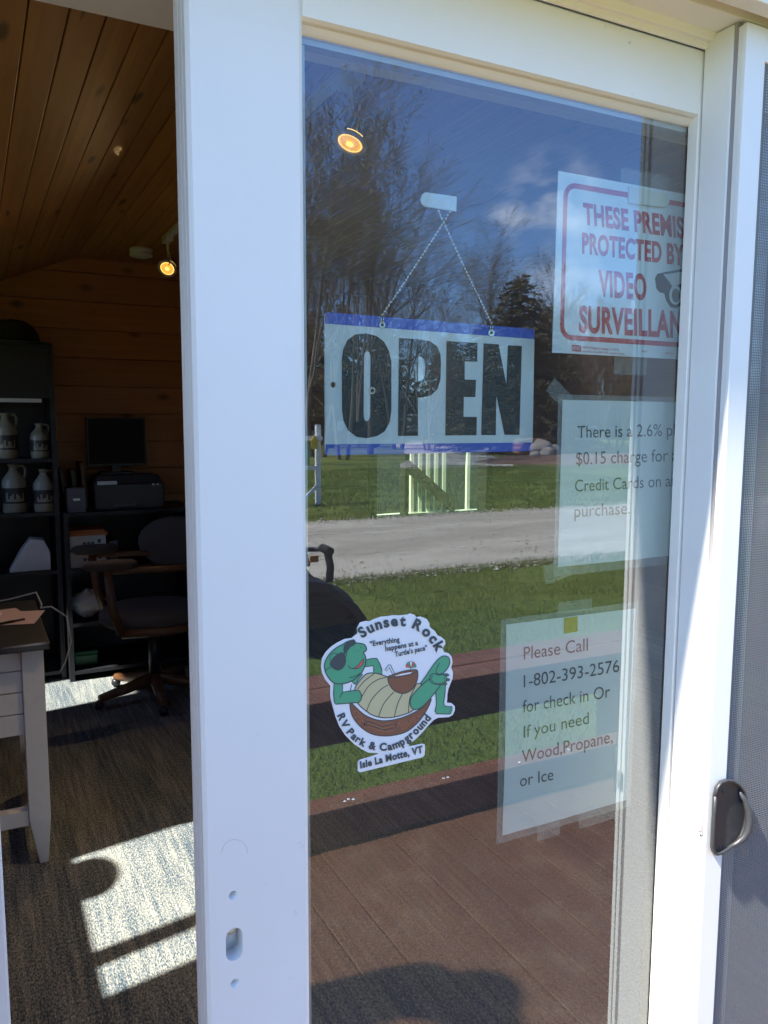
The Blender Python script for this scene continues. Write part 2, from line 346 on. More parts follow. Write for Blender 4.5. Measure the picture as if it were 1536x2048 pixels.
# a second gravel lane leaving towards the trees
lane = MB(); lv = []
for i in range(41):
    y = -26 - i * 3.0; xc = 17.2 + (-26 - y) * .50 + 1.0 * math.sin(i * .3); w = 2.6 + .25 * math.sin(i * 1.7)
    lv += [(xc - w, y, -.392), (xc + w, y, -.392)]
lane.add(lv, [(2 * i, 2 * i + 1, 2 * i + 3, 2 * i + 2) for i in range(40)]); tag(lane.build('gravel_path', M['gravel']), kind='structure')
dp = MB(); rnd = random.Random(5); c0 = Vector((29, -29.5, -.394)); ring = []
for i in range(40):
    a = 2 * PI * i / 40; ring.append(c0 + Vector((8.5 * math.cos(a), 4.6 * math.sin(a), 0)) * (1 + .12 * math.sin(3 * a) + .06 * rnd.random()))
dp.add([c0 + Vector((0, 0, .25))] + ring, [(0, 1 + i, 1 + (i + 1) % 40) for i in range(40)], True); tag(dp.build('bare_ground', M['dirt']), kind='structure')
# deck: boards run away from the wall
dk = MB(); x = -2.2; rnd = random.Random(8)
while x < 5.6:
    dz = rnd.uniform(-.0015, .0015); dk.box(x, x + .1385, -1.86, -.11, -.145 + dz, -.12 + dz); x += .142
o = dk.build('deck', M['deck'], bev=.004); tag(o, kind='structure')
dj = MB()
for y in (-1.80, -1.0, -.2): dj.box(-2.2, 5.6, y, y + .04, -.33, -.147)
tag(dj.build('deck_joists', M['benchwood']), kind='structure')
tag(MB().box(-.599, 4.199, .012, 4.299, -.3, 0.0).build('floor', M['carpet']), kind='structure')

# ------------------------------------------------------------------ the cabin
cab = empty('cabin', (1.8, 2.1, 0), 'pine lined cabin office with a white sliding glass door onto the deck', 'cabin')
wl_ = MB()
wl_.box(-.64, -.14, 0.0, .15, -.42, 2.5); wl_.box(1.98, 4.35, 0.0, .15, -.42, 2.5); wl_.box(-.14, 1.98, 0.0, .15, 2.062, 2.5)
wl_.build('front_wall', M['siding'], cab)
# left wall with its two openings (y 1.0-1.76 split by a mullion, and y 3.45-3.70)
lw = MB(); X0, X1 = -.64, -.60
Z0, Z1 = 1.15, 1.885
lw.box(X0, X1, .15, 4.45, -.42, Z0); lw.box(X0, X1, .15, 4.45, Z1, 1.95)
lw.box(X0, X1, .15, 1.0, Z0, Z1); lw.box(X0, X1, 1.76, 3.22, Z0, Z1); lw.box(X0, X1, 3.71, 4.45, Z0, Z1)
lw.build('side_wall', M['wall'], cab)
for y0, y1, mu in ((1.0, 1.76, True), (3.22, 3.71, False)):
    fr = MB(); a, b = -.632, -.608
    fr.box(a, b, y0, y0 + .02, Z0, Z1); fr.box(a, b, y1 - .02, y1, Z0, Z1); fr.box(a, b, y0 + .02, y1 - .02, Z0, Z0 + .02); fr.box(a, b, y0 + .02, y1 - .02, Z1 - .02, Z1)
    if mu: fr.box(a, b, 1.145, 1.215, Z0 + .02, Z1 - .02)
    fr.build('window', M['white'], cab)
MB().box(4.20, 4.35, .15, 4.45, -.42, 2.5).build('side_wall', M['wall'], cab)
WX0, WX1, WZ0, WZ1 = 2.50, 3.56, .70, 1.60                           # window in the back wall
bw = MB()
bw.box(-.64, WX0, 4.32, 4.45, -.42, 2.5); bw.box(WX1, 4.35, 4.32, 4.45, -.42, 2.5); bw.box(WX0, WX1, 4.32, 4.45, -.42, WZ0); bw.box(WX0, WX1, 4.32, 4.45, WZ1, 2.5)
k = 0; z = 0.0
while z < 2.4:
    za, zb = z + .002, z + .163
    if zb > WZ0 and za < WZ1: segs = ((-.6, WX0), (WX1, 4.2))
    else: segs = ((-.6, 4.2),)
    for a, b in segs: bw.box(a, b, 4.30, 4.3195, za, zb)
    z += .165
bw.build('back_wall', M['wall'], cab, bev=.0035)
fr = MB(); fr.box(WX0, WX0 + .06, 4.28, 4.40, WZ0, WZ1); fr.box(WX1 - .06, WX1, 4.28, 4.40, WZ0, WZ1); fr.box(WX0 + .06, WX1 - .06, 4.28, 4.40, WZ0, WZ0 + .06); fr.box(WX0 + .06, WX1 - .06, 4.28, 4.40, WZ1 - .06, WZ1)
fr.box(2.80, 2.83, 4.30, 4.38, WZ0 + .06, WZ1 - .06)
fr.build('window', M['oak'], cab)
# ceiling: flat on the right of the crease at x = 0.6, falling to the left wall
cl = MB(); x = .602
while x < 4.2: cl.box(x, min(x + .0755, 4.2), .15, 4.3, 2.393, 2.412); x += .078
sl = (2.393 - 1.91) / 1.2; x = .598
while x > -.6:
    a, b = max(x - .0755, -.62), x
    za, zb = 2.393 - (.6 - a) * sl, 2.393 - (.6 - b) * sl
    cl.add([(a, .15, za), (b, .15, zb), (b, 4.3, zb), (a, 4.3, za), (a, .15, za + .02), (b, .15, zb + .02), (b, 4.3, zb + .02), (a, 4.3, za + .02)],
           [(0, 3, 2, 1), (4, 5, 6, 7), (0, 1, 5, 4), (1, 2, 6, 5), (2, 3, 7, 6), (3, 0, 4, 7)]); x -= .078
cl.build('ceiling', M['ceil'], cab, bev=.0025)
rf = MB(); rf.prism([(-.655, -.02, 1.955), (.6, -.02, 2.55), (4.5, -.02, 2.55), (4.5, -.02, 2.62), (.58, -.02, 2.62), (-.665, -.02, 2.02)], (0, 4.6, 0)); rf.build('roof', M['siding'], cab)
MB().box(-1.2, 4.6, -.205, -.001, 2.36, 2.44).build('eave', M['vinyl'], cab)
# ================================================================== DOOR
fd = empty('door_frame', (.9, 0, 0), 'white vinyl patio door frame with dusty specks in its top corner', 'door frame')
h = MB()
h.box(-.14, 1.98, -.0775, -.0385, 1.945, 2.055)
h.prism([(-.14, -.0385, 1.945), (-.14, -.034, 1.936), (-.14, -.027, 1.937), (-.14, -.025, 1.931), (-.14, -.0205, 1.930), (-.14, -.0205, 2.055), (-.14, -.0385, 2.055)], (2.12, 0, 0))
h.box(-.14, 1.98, .036, .150, 1.885, 2.055); h.box(-.14, 1.98, .026, .0355, 1.897, 2.055)
h.build('head', M['vinyl_bounce'], fd, bev=.0012)
MB().box(-.14, 1.98, -.0975, -.0778, 1.956, 2.055).build('screen_track', M['vinyl_bounce'], fd)
MB().box(-.16, 2.02, -.122, -.0978, 1.940, 2.10).build('head_trim', M['vinyl_clean'], fd, bev=.0025)
j = MB(); j.box(-.14, .006, -.0835, .150, -.05, 1.884); j.box(-.16, -.004, -.122, -.0838, -.05, 1.939); j.build('side_jamb', M['vinyl'], fd, bev=.002)
j = MB(); j.box(1.92, 2.02, -.122, .150, -.05, 1.884); j.build('side_jamb', M['vinyl'], fd, bev=.002)
si = MB(); si.box(-.14, 1.98, -.11, .150, -.10, -.001); si.box(.006, 1.92, -.02, -.010, -.001, .012); si.build('sill', M['vinyl'], fd, bev=.002)
# the sliding panel, pushed to the right
sp = empty('sliding_door', (.6, 0, 0.02), 'white sliding glass door panel slid half open, lock holes bare', 'glass door')
XA, XB, XC, XD = .197, .314, .905, 1.02
st = MB(); ZT = 1.928
st.add([(XA, .030, .02), (XA, -.0125, .02), (XA + .0035, -.018, .02), (XB - .004, -.018, .02), (XB, -.0155, .02), (XB + .005, -.001, .02), (XB + .005, .030, .02)] +
       [(XA, .030, ZT), (XA, -.0125, ZT), (XA + .0035, -.018, ZT), (XB - .004, -.018, ZT), (XB, -.0155, ZT), (XB + .005, -.001, ZT), (XB + .005, .030, ZT)],
       [tuple(range(6, -1, -1)), tuple(range(7, 14))] + [(i, (i + 1) % 7, 7 + (i + 1) % 7, 7 + i) for i in range(7)])
so = st.build('stile', M['vinyl_clean'], sp)
cut = MB()
rot = Matrix.Rotation(PI / 2, 4, 'X')
for zc, rr in ((.9425, .0052), (.8405, .0052)): cut.lathe([(rr, 0), (rr, .05)], Matrix.Translation((.2268, .004, zc)) @ rot, 20)
pts = []
for i in range(13): a = PI * i / 12; pts.append((.2268 + .0093 * math.cos(a), .012, .8955 + .0093 * math.sin(a)))
for i in range(13): a = PI + PI * i / 12; pts.append((.2268 + .0093 * math.cos(a), .012, .8765 + .0093 * math.sin(a)))
cut.prism(pts, (0, -.06, 0))
# two shallow vertical grooves in the edge of the stile
for yy in (-.0025, .012): cut.box(XA - .01, XA + .0025, yy, yy + .0022, -.1, 2.1)
co = cut.build('hole_cutter', M['grey_seal'])
bm_ = so.modifiers.new('holes', 'BOOLEAN'); bm_.object = co; bm_.operation = 'DIFFERENCE'; bm_.solver = 'EXACT'
co.matrix_world = Matrix(); dg = bpy.context.evaluated_depsgraph_get(); bpy.context.view_layer.update()
nm = bpy.data.meshes.new_from_object(so.evaluated_get(dg)); so.modifiers.clear(); so.data = nm; so.data.materials.clear(); so.data.materials.append(M['vinyl_clean'])
for p in nm.polygons: p.material_index = 0
bpy.data.objects.remove(co)
lk = MB(); lk.lathe([(.0075, 0), (.0075, .004), (.005, .006), (.003, .004)], Matrix.Translation((.2285, .003, .8945)) @ rot, 18); lk.box(.219, .236, .0035, .0055, .862, .91)
lk.build('lock_body', M['silver'], sp)
rl = MB(); rl.prism([(XB, -.018, 1.9298), (XB, -.018, 1.851), (XB, -.0135, 1.8485), (XB, -.009, 1.8475), (XB, -.004, 1.8435), (XB, -.0008, 1.8415), (XB, .030, 1.8415), (XB, .030, 1.9298)], (XC - XB, 0, 0))
rl.build('top_rail', M['vinyl_bounce'], sp)
MB().box(XB, XC, -.018, .030, .03, .14).build('bottom_rail', M['vinyl'], sp)
MB().box(XC, XD, -.018, .030, .03, 1.925).build('stile', M['vinyl'], sp, bev=.002)
gx0, gx1, gz0, gz1 = XB + .0045, XC + .004, .135, 1.8418
def bulged_pane(name, y, m, amp):            # a real pane is never quite flat: a fraction of a millimetre of bow
    n = 24; vs = []
    for jz in range(n + 1):
        for ix in range(n + 1):
            u, v = ix / n, jz / n
            vs.append((gx0 + (gx1 - gx0) * u, y + amp * (16 * u * (1 - u) * v * (1 - v)), gz0 + (gz1 - gz0) * v))
    k = n + 1; fs = [(jz * k + ix, jz * k + ix + 1, (jz + 1) * k + ix + 1, (jz + 1) * k + ix) for jz in range(n) for ix in range(n)]
    b = len(vs); vs += [(x, yy + .003, z) for x, yy, z in vs]
    fs += [tuple(b + i for i in reversed(f)) for f in fs]
    me = MB(); me.add(vs, fs, True); return me.build(name, m, sp)
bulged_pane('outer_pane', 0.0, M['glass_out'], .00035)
bulged_pane('inner_pane', .018, M['glass_in'], -.0005)
spc = MB()
for x0, x1, z0, z1 in ((gx0, gx1, gz1 - .007, gz1 - .001), (gx0, gx0 + .006, gz0, gz1 - .008)): spc.box(x0, x1, .0035, .0175, z0, z1)
spc.build('spacer', M['spacer'], sp)
am = MB(); pp_ = [((x), (y)) for x, y in [(469.5 - 26 * math.cos(PI * k / 18) , 1706 - 27 * math.sin(PI * k / 18)) for k in range(19)]]
am.tube([onY(p, -.0181) for p in pp_], 0.00012, 5); am.build('scratch_mark', M['grey_seal'], sp)
# the fixed panel behind the screen
fp = empty('fixed_door_panel', (1.4, -.04, .02), 'white fixed glass panel standing behind the insect screen', 'glass door')
f1 = MB(); f1.box(.872, .935, -.0654, -.0205, .0, 1.944); f1.build('stile', M['vinyl_clean'], fp, bev=.0015)
f2 = MB(); f2.box(.869, .9025, -.0182, -.0012, .0, 1.916); f2.build('interlock', M['vinyl_bounce'], fp, bev=.0012)
f3 = MB(); f3.box(.935, 1.92, -.065, -.021, 1.85, 1.944); f3.box(.935, 1.92, -.065, -.021, .0, .12); f3.build('rail', M['vinyl_bounce'], fp)
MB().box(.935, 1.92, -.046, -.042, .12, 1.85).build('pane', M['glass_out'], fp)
MB().box(.8735, .93, -.0712, -.0656, .0, 1.944).build('weather_seal', M['grey_seal'], fp)
# the insect screen
sc = empty('screen_door', (1.4, -.08, .02), 'white framed insect screen door with a black pull, slid to the right', 'screen door')
s1 = MB(); s1.box(.871, .9065, -.0862, -.0790, .01, 1.938); s1.box(.873, .9065, -.0788, -.0716, .01, 1.938)
s1.box(.9065, 1.85, -.086, -.073, 1.898, 1.938); s1.box(.9065, 1.85, -.086, -.073, .01, .06); s1.box(1.85, 1.89, -.0862, -.073, .01, 1.938); s1.build('frame', M['vinyl_clean'], sc, bev=.0012)
sm_ = MB(); sm_.box(.9066, 1.8499, -.0825, -.0820, .0601, 1.8979); sm_.build('insect_mesh', M['mesh'], sc)
lt = MB(); lt.box(.8685, .8712, -.0822, -.0745, .884, .912); lt.box(.8672, .8686, -.081, -.076, .889, .899); lt.build('latch', M['grey_seal'], sc, bev=.001)
# pull: D-shaped plate with a raised grip along the curved side
def hp(a, b, y): return onY((1380 + a * .12693, 1500 + b * .12695), y)
D_ = [(350, 700), (385, 570), (450, 480), (560, 445), (650, 455), (760, 520), (840, 620), (875, 740), (885, 900), (880, 1050), (850, 1200), (800, 1330), (730, 1430), (640, 1510), (540, 1580), (450, 1630), (380, 1645), (330, 1600), (308, 1520), (320, 1250), (335, 1000)]
pl = MB(); pl.prism([hp(a, b, -.0866) for a, b in D_], (0, -.004, 0)); hd = pl.build('pull_handle', M['blackplastic'], sc, bev=.0012)
gp = MB()
gp.tube([hp(a, b, -.0906) + Vector((0, -.003, 0)) for a, b in [(x * .92 + 48, y * .965 + 37) for x, y in D_ + D_[:1]]], .0022, 8)
ar = [(600, 1530), (700, 1440), (780, 1330), (830, 1200), (850, 1050), (850, 900), (830, 760), (780, 640)]
gp.tube([hp(a, b, -.0906) + Vector((-.002, -.010 * math.sin(PI * i / 7) - .001, 0)) for i, (a, b) in enumerate(ar)], [.002, .0035, .0048, .0055, .0055, .005, .0038, .002], 10)
for a, b in ((520, 645), (465, 1535)): gp.lathe([(.0022, 0), (.0022, .0006), (.001, .0012), (0, .0013)], Matrix.Translation(hp(a, b, -.0906)) @ rot, 10)
gp.build('grip', M['blackplastic'], hd)
# ================================================================== LETTERING (printed flat on its sheet)
def glyph_mesh(text, bold=0.0):
    cu = bpy.data.curves.new('lettering', 'FONT'); cu.body = text; cu.size = 1.0; cu.offset = bold; cu.space_character = 1.0 + bold * 1.8; cu.resolution_u = 4; cu.fill_mode = 'FRONT'
    o = bpy.data.objects.new('lettering', cu); COL.objects.link(o)
    d = bpy.context.evaluated_depsgraph_get(); e = o.evaluated_get(d); me = e.to_mesh()
    vs = [(v.co.x, v.co.y) for v in me.vertices]; fs = [tuple(p.vertices) for p in me.polygons]
    e.to_mesh_clear(); bpy.data.objects.remove(o); bpy.data.curves.remove(cu)
    return vs, fs
def ext(vs): return min(v[0] for v in vs), max(v[0] for v in vs)
CAPH = max(v[1] for v in glyph_mesh('H')[0])
class Flat:
    """artwork on a plane: everything is measured in photo pixels and laid on the plane; lift = how far in front of it"""
    def __init__(s, p0, n, zoom=(1, 1, 0, 0)): s.p0 = Vector(p0); s.n = Vector(n).normalized(); s.z = zoom
    def px(s, a): return (s.z[2] + a[0] * s.z[0], s.z[3] + a[1] * s.z[1])
    def P(s, a, lift=0.0): return onP(s.px(a), s.p0 + s.n * lift, s.n)
    def poly(s, mb, loops, lift, thick=0.0):
        if not isinstance(loops[0][0], (list, tuple)): loops = [loops]
        L = [[s.P(a, lift) for a in l] for l in loops]
        if thick and len(L) == 1: mb.prism(L[0], -s.n * thick); return
        t = tessellate_polygon(L); mb.add([p for l in L for p in l], [tuple(x) for x in t])
    def stroke(s, mb, pts, w, lift, closed=False):
        n = len(pts); P = [Vector((p[0], p[1])) for p in pts]; Ls = []; Rs = []
        for i in range(n):
            a = P[(i - 1) % n] if closed or i > 0 else P[i]; b = P[(i + 1) % n] if closed or i < n - 1 else P[i]
            d = (b - a); d = d.normalized() if d.length else Vector((1, 0)); q = Vector((-d.y, d.x)) * (w / 2)
            Ls.append(P[i] + q); Rs.append(P[i] - q)
        vs = [s.P(v, lift) for v in Ls] + [s.P(v, lift) for v in Rs]
        m = n if closed else n - 1
        mb.add(vs, [(i, (i + 1) % n, n + (i + 1) % n, n + i) for i in range(m)])
    def text(s, mb, txt, A, B, C, lift, bold=0.0, prefix=None):
        """A, B: baseline ends of the text (or of its prefix); C: the cap height above A"""
        vs, fs = glyph_mesh(txt, bold); x0, x1 = ext(vs)
        if prefix: x1 = ext(glyph_mesh(prefix, bold)[0])[1]
        A, B, C = Vector(A), Vector(B), Vector(C)
        mb.add([s.P(A + (B - A) * ((x - x0) / (x1 - x0)) + (C - A) * (y / CAPH), lift) for x, y in vs], fs)
    def path_text(s, mb, txt, path, caph, lift, bold=.02, track=.10, flip=1):
        path = [Vector(p) for p in path]; seg = [(path[i + 1] - path[i]).length for i in range(len(path) - 1)]; L = sum(seg)
        gl = []; x = 0.0
        for ch in txt:
            if ch == ' ': x += .30; gl.append(None); continue
            vs, fs = glyph_mesh(ch, bold); a, b = ext(vs); gl.append((vs, fs, a, b, x)); x += (b - a) + track
        T = x - track
        def at(u):
            d = u * L
            for i, q in enumerate(seg):
                if d <= q or i == len(seg) - 1:
                    return path[i] + (path[i + 1] - path[i]) * (d / q), (path[i + 1] - path[i]).normalized()
                d -= q
        k = caph / CAPH; kx = L / T
        for g in gl:
            if g is None: continue
            vs, fs, a, b, xx = g
            p, _ = at((xx + (b - a) / 2) / T); e = .5 * (b - a) / T
            t = (at(min(1, (xx + (b - a)) / T))[0] - at(max(0, xx / T))[0]).normalized(); nrm = Vector((t.y, -t.x))
            mb.add([s.P(p + t * ((vx - (a + b) / 2) * kx) + nrm * (vy * k), lift) for vx, vy in vs], fs)
def arc(c, r, a0, a1, n=10, ry=None):
    ry = ry or r
    return [(c[0] + r * math.cos(math.radians(a0 + (a1 - a0) * i / n)), c[1] + ry * math.sin(math.radians(a0 + (a1 - a0) * i / n))) for i in range(n + 1)]
# ------------------------------------------------------------------ OPEN sign: hangs from a hook on the inside of the glass, its right end swung back
o_tl, o_tr, o_br, o_bl = onY((650, 625), .030), onY((1068, 658.5), .070), onY((1064, 902), .070), onY((652, 910), .030)
on_ = (o_tr - o_tl).cross(o_bl - o_tl).normalized()
if on_.y > 0: on_ = -on_
OS = Flat(o_tl, on_, (.33854, .33854, 600, 560))
osn = empty('open_sign', (o_bl + o_br) / 2, 'blue and white OPEN sign hanging on a bead chain inside the glass', 'sign')
b = MB()
outl = [(148, 208), (153, 195), (166, 190), (1372, 289), (1383, 296), (1386, 308), (1373, 1000), (1368, 1009), (1356, 1011), (168, 1036), (156, 1031), (150, 1020)]
hole = lambda c, r: list(reversed(arc(c, r, 0, 345, 23, r * 1.12)))
L3 = [[OS.P(a) for a in outl]] + [[OS.P(a) for a in hole((197, 619), 16)]]
bk = [[p - on_ * .002 for p in l] for l in L3]
t_ = tessellate_polygon(L3); fl = [p for l in L3 for p in l]; nb = len(fl)
b.add(fl + [p for l in bk for p in l], [tuple(x) for x in t_] + [tuple(nb + i for i in reversed(x)) for x in t_]
      + [(i, (i + 1) % 12, nb + (i + 1) % 12, nb + i) for i in range(12)] + [(12 + i, 12 + (i + 1) % 24, nb + 12 + (i + 1) % 24, nb + 12 + i) for i in range(24)])
b.build('board', M['signwhite'], osn)
b = MB()
OS.poly(b, [(148, 208), (153, 195), (166, 190), (1372, 289), (1383, 296), (1386, 308), (1385, 349), (148, 257)], .0004)
OS.poly(b, [(152, 971), (1373, 960), (1373, 1000), (1368, 1009), (1356, 1011), (168, 1036), (156, 1031), (150, 1020)], .0004); b.build('stripe', M['blue'], osn)
b = MB()
def rr(x0, y0, x1, y1, rx, ry, sk=0.0, n=8):  # rounded outline
    return [p for c, a in (((x1 - rx, y0 + ry), -90), ((x1 - rx, y1 - ry), 0), ((x0 + rx, y1 - ry), 90), ((x0 + rx, y0 + ry), 180)) for p in arc(c, rx, a, a + 90, n, ry)]
Oo = [(247, 470), (255, 410), (280, 355), (325, 322), (390, 315), (450, 330), (495, 362), (525, 415), (540, 480), (540, 770), (530, 840), (500, 895), (455, 922), (395, 934), (335, 927), (285, 890), (258, 835), (248, 770)]
Oi = [(378, 450), (384, 428), (397, 419), (410, 428), (417, 452), (415, 800), (408, 826), (394, 836), (382, 826), (376, 800)]
OS.poly(b, [Oo, Oi[::-1]], .0005)
Po = [(585, 342), (700, 350), (770, 362), (810, 392), (830, 440), (833, 500), (830, 590), (812, 645), (775, 680), (730, 693), (697, 695), (697, 920), (579, 921)]
Pi = [(700, 450), (720, 455), (735, 475), (740, 510), (738, 560), (726, 590), (698, 597)]
OS.poly(b, [Po, Pi[::-1]], .0005)
OS.poly(b, [(866, 360), (1049, 373), (1047, 482), (973, 481), (973, 588), (1040, 590), (1036, 691), (968, 691), (966, 808), (1045, 809), (1043, 917), (858, 918)], .0005)
OS.poly(b, [(1085, 374), (1174, 380), (1219, 617), (1228, 386), (1311, 389), (1297, 914), (1209, 915), (1160, 682), (1157, 916), (1070, 916)], .0005)
b.build('lettering', M['ink'], osn)
b = MB()
def eyelet(mb, c, r0, r1, ry=1.15):
    A_ = [OS.P(a, .0012) for a in arc(c, r1, 0, 345, 23, r1 * ry)]; B_ = [OS.P(a, .0012) for a in arc(c, r0, 0, 345, 23, r0 * ry)]; C_ = [OS.P(a, .0001) for a in arc(c, r1 * 1.12, 0, 345, 23, r1 * ry * 1.12)]
    mb.add(A_ + B_ + C_, [(i, (i + 1) % 24, 24 + (i + 1) % 24, 24 + i) for i in range(24)] + [(i, (i + 1) % 24, 48 + (i + 1) % 24, 48 + i) for i in range(24)])
for c in ((487, 265), (1131, 312)):
    e_ = MB(); eyelet(e_, c, 8.5, 18); q_ = OS.P((c[0], c[1] - 20), .0015); q2 = OS.P((c[0], c[1] - 52), .0018)
    e_.tube([OS.P((c[0] - 6, c[1] - 14), .0015), OS.P((c[0] - 7, c[1] - 48), .0018)], .0007, 6); e_.tube([OS.P((c[0] + 6, c[1] - 14), .0015), OS.P((c[0] + 7, c[1] - 48), .0018)], .0007, 6); e_.build('eyelet', M['metal'], osn)
e_ = MB(); eyelet(e_, (427, 653), 10, 18, 1.2); e_.build('eyelet', M['metal'], osn)
for c, r_ in (((427, 653), 10), ((487, 265), 8.5), ((1131, 312), 8.5)): e_ = MB(); OS.poly(e_, arc(c, r_, 0, 345, 23, r_ * 1.18), .0007); e_.build('hole_shade', M['ink'], osn)
hookp = onY((888, 424), .032)
ch = MB()
def bead_run(A_, B_, sag=0.0):
    d = B_ - A_; n = int(d.length / .0047)
    for i in range(n + 1):
        u = i / n; p = A_ + d * u + Vector((0, 0, -sag * 4 * u * (1 - u))); ch.ball(p, .00155, 8, 5)
    ch.tube([A_ + d * (i / 8) + Vector((0, 0, -sag * 4 * (i / 8) * (1 - i / 8))) for i in range(9)], .00045, 5)
bead_run(onY((900, 424), .0325), OS.P((487, 205), .002), .0015); bead_run(onY((877, 422), .0335), OS.P((1131, 255), .002), .0015)
ch.build('bead_chain', M['metal'], osn)
# ------------------------------------------------------------------ adhesive hooks
def tab(name, pts, y, m, label, group=None):
    fl_ = Flat((0, y, 0), (0, -1, 0)); mb = MB(); fl_.poly(mb, pts, 0.0, .003); o = mb.build(name, m, bev=.0006); tag(o, label, 'hook', group); return o
tp_ = [(870, 386)] + [(842 + 10.5 - 10.5 * math.cos(math.radians(a)), 399 - 16 * math.sin(math.radians(a))) for a in range(75, -91, -15)] + [(915, 424), (914, 391), (888, 387)]
hk = tab('adhesive_hook', [(852, 384), (914, 393), (913, 423), (851, 413), (845, 408), (842, 399), (845, 389)], .0325, M['signwhite'], 'pale rounded adhesive hook on the glass that carries the bead chain')
tab('adhesive_hook', [(1259, 371), (1330, 386), (1338, 394), (1340, 404), (1333, 413), (1325, 414), (1258, 406)], .0305, M['lampwhite'], 'white adhesive strip stuck across the top edge of the red surveillance sign')
# ------------------------------------------------------------------ red surveillance sign, right part behind the door edge
SG = Flat((0, .034, 0), (0, -1, 0), (.3712, .3712, 1000, 0))
sg = empty('surveillance_sign', (.86, .035, 1.539), 'white plastic warning sign with red lettering and a camera picture', 'sign')
zt, zb, xl, xr = 1.7677, 1.5395, .6815, 1.037
sb = MB(); sb.prism([(xl + .001, .034, zt), (xr, .034, zt), (xr, .034, zb), (xl - .001, .034, zb)], (0, .0012, 0)); sb.build('board', M['signwhite'], sg)
b = MB()
path = []
xa, xb_, za, zb_ = .6948, 1.0237, 1.7528, 1.5600; r = .016; w = .0033
def rrect(o_): return [(xx + rr_ * math.cos(math.radians(a)), zz + rr_ * math.sin(math.radians(a))) for (xx, zz, a0) in ((xb_ - r, za - r, 0), (xa + r, za - r, 90), (xa + r, zb_ + r, 180), (xb_ - r, zb_ + r, 270)) for a in range(a0, a0 + 91, 10) for rr_ in (r + o_,)]
A_ = rrect(w); B_ = rrect(-w); n_ = len(A_)
b.add([(x, .0335, z) for x, z in A_] + [(x, .0335, z) for x, z in B_], [(i, (i + 1) % n_, n_ + (i + 1) % n_, n_ + i) for i in range(n_)]); b.build('border', M['red'], sg)
b = MB()
SG.text(b, 'THESE PREMISES', (452, 1203), (993, 1282), (447, 1097), .0006, .036, 'THESE PREMIS')
SG.text(b, 'PROTECTED BY', (443, 1360), (990, 1427), (443, 1257), .0006, .036)
SG.text(b, 'VIDEO', (533, 1590), (790, 1613), (530, 1460), .0006, .036)
SG.text(b, 'SURVEILLANCE', (427, 1785), (915, 1813), (427, 1652), .0006, .036, 'SURVEILLA'); b.build('lettering', M['red'], sg)
b = MB(); 
SG.poly(b, [(835, 1500), (848, 1475), (985, 1448), (1090, 1440), (1120, 1490), (1085, 1580), (990, 1640), (950, 1660), (920, 1655), (895, 1620), (885, 1580), (860, 1575), (843, 1555)], .0006); b.build('camera_picture', M['ink'], sg)
b = MB(); SG.poly(b, [(880, 1478), (1080, 1450), (1100, 1480), (1000, 1520), (930, 1545), (905, 1510)], .0009); SG.poly(b, arc((945, 1590), 34, 0, 345, 23, 52), .0009); b.build('camera_picture', M['signwhite'], sg)
b = MB(); SG.poly(b, arc((948, 1592), 22, 0, 345, 23, 38), .0012); b.build('camera_picture', M['inkgrey'], sg)
b = MB(); SG.poly(b, [(387, 1857), (437, 1862), (437, 1895), (387, 1890)], .0006); SG.text(b, 'Hy-Ko Products Company', (447, 1876), (585, 1887), (447, 1863), .0006, .01); SG.text(b, 'LLC \u00a92019', (592, 1886), (640, 1889), (592, 1876), .0006, .0)
SG.text(b, 'Northfield, Ohio 44067-1415   www.hy-ko.com', (447, 1897), (668, 1912), (447, 1886), .0006, .0); SG.text(b, '20619', (763, 1897), (792, 1899), (763, 1887), .0006, .0); SG.text(b, 'MADE IN USA', (890, 1906), (935, 1909), (890, 1898), .0006, .0); b.build('lettering', M['red'], sg)
b = MB(); SG.text(b, 'HY-KO', (391, 1885), (433, 1889), (391, 1864), .0010, .01); b.build('lettering', M['signwhite'], sg)
# ------------------------------------------------------------------ notices in clear sleeves
S2 = Flat((0, .030, 0), (0, -1, 0), (.29688, .29688, 1080, 700))
n2 = empty('card_charge_notice', (.84, .032, 1.25), 'printed credit card charge notice in a clear sleeve behind the door edge', 'notice')
b = MB(); b.box(.6965, .9755, .030, .0304, 1.2545, 1.4785); b.build('sheet', M['paper'], n2)
b = MB(); b.box(.690, .984, .0310, .0314, 1.242, 1.4855); b.build('clear_sleeve', M['film'], n2)
b = MB()
S2.text(b, 'There is a 2.6% plus', (253, 592), (822, 579), (253, 512), .0005, .0, 'There is a 2.6%')
S2.text(b, '$0.15 charge for all', (243, 773), (862, 750), (243, 690), .0005, .0, '$0.15 charge for')
S2.text(b, 'Credit Cards on any', (236, 955), (880, 918), (236, 876), .0005, .0, 'Credit Cards on a')
S2.text(b, 'purchase.', (232, 1127), (606, 1104), (233, 1046), .0005, .0); b.build('lettering', M['inkgrey'], n2)
def tape(x0, x1, z0, z1, y, par, ang=0.0):
    m_ = Matrix.Translation(((x0 + x1) / 2, y, (z0 + z1) / 2)) @ Matrix.Rotation(math.radians(ang), 4, 'Y')
    mb = MB(); mb.box(-(x1 - x0) / 2, (x1 - x0) / 2, 0, .0002, -(z1 - z0) / 2, (z1 - z0) / 2, m_); return mb.build('clear_tape', M['tapeclear'], par)
tape(.672, .716, 1.474, 1.496, .0318, n2, 38); tape(.675, .72, 1.236, 1.262, .0318, n2, -12)
S3 = Flat((0, .030, 0), (0, -1, 0), (.38802, .38802, 940, 1150))
n3 = empty('check_in_notice', (.725, .032, .89), 'printed check in notice asking to call, held by a yellow tab', 'notice')
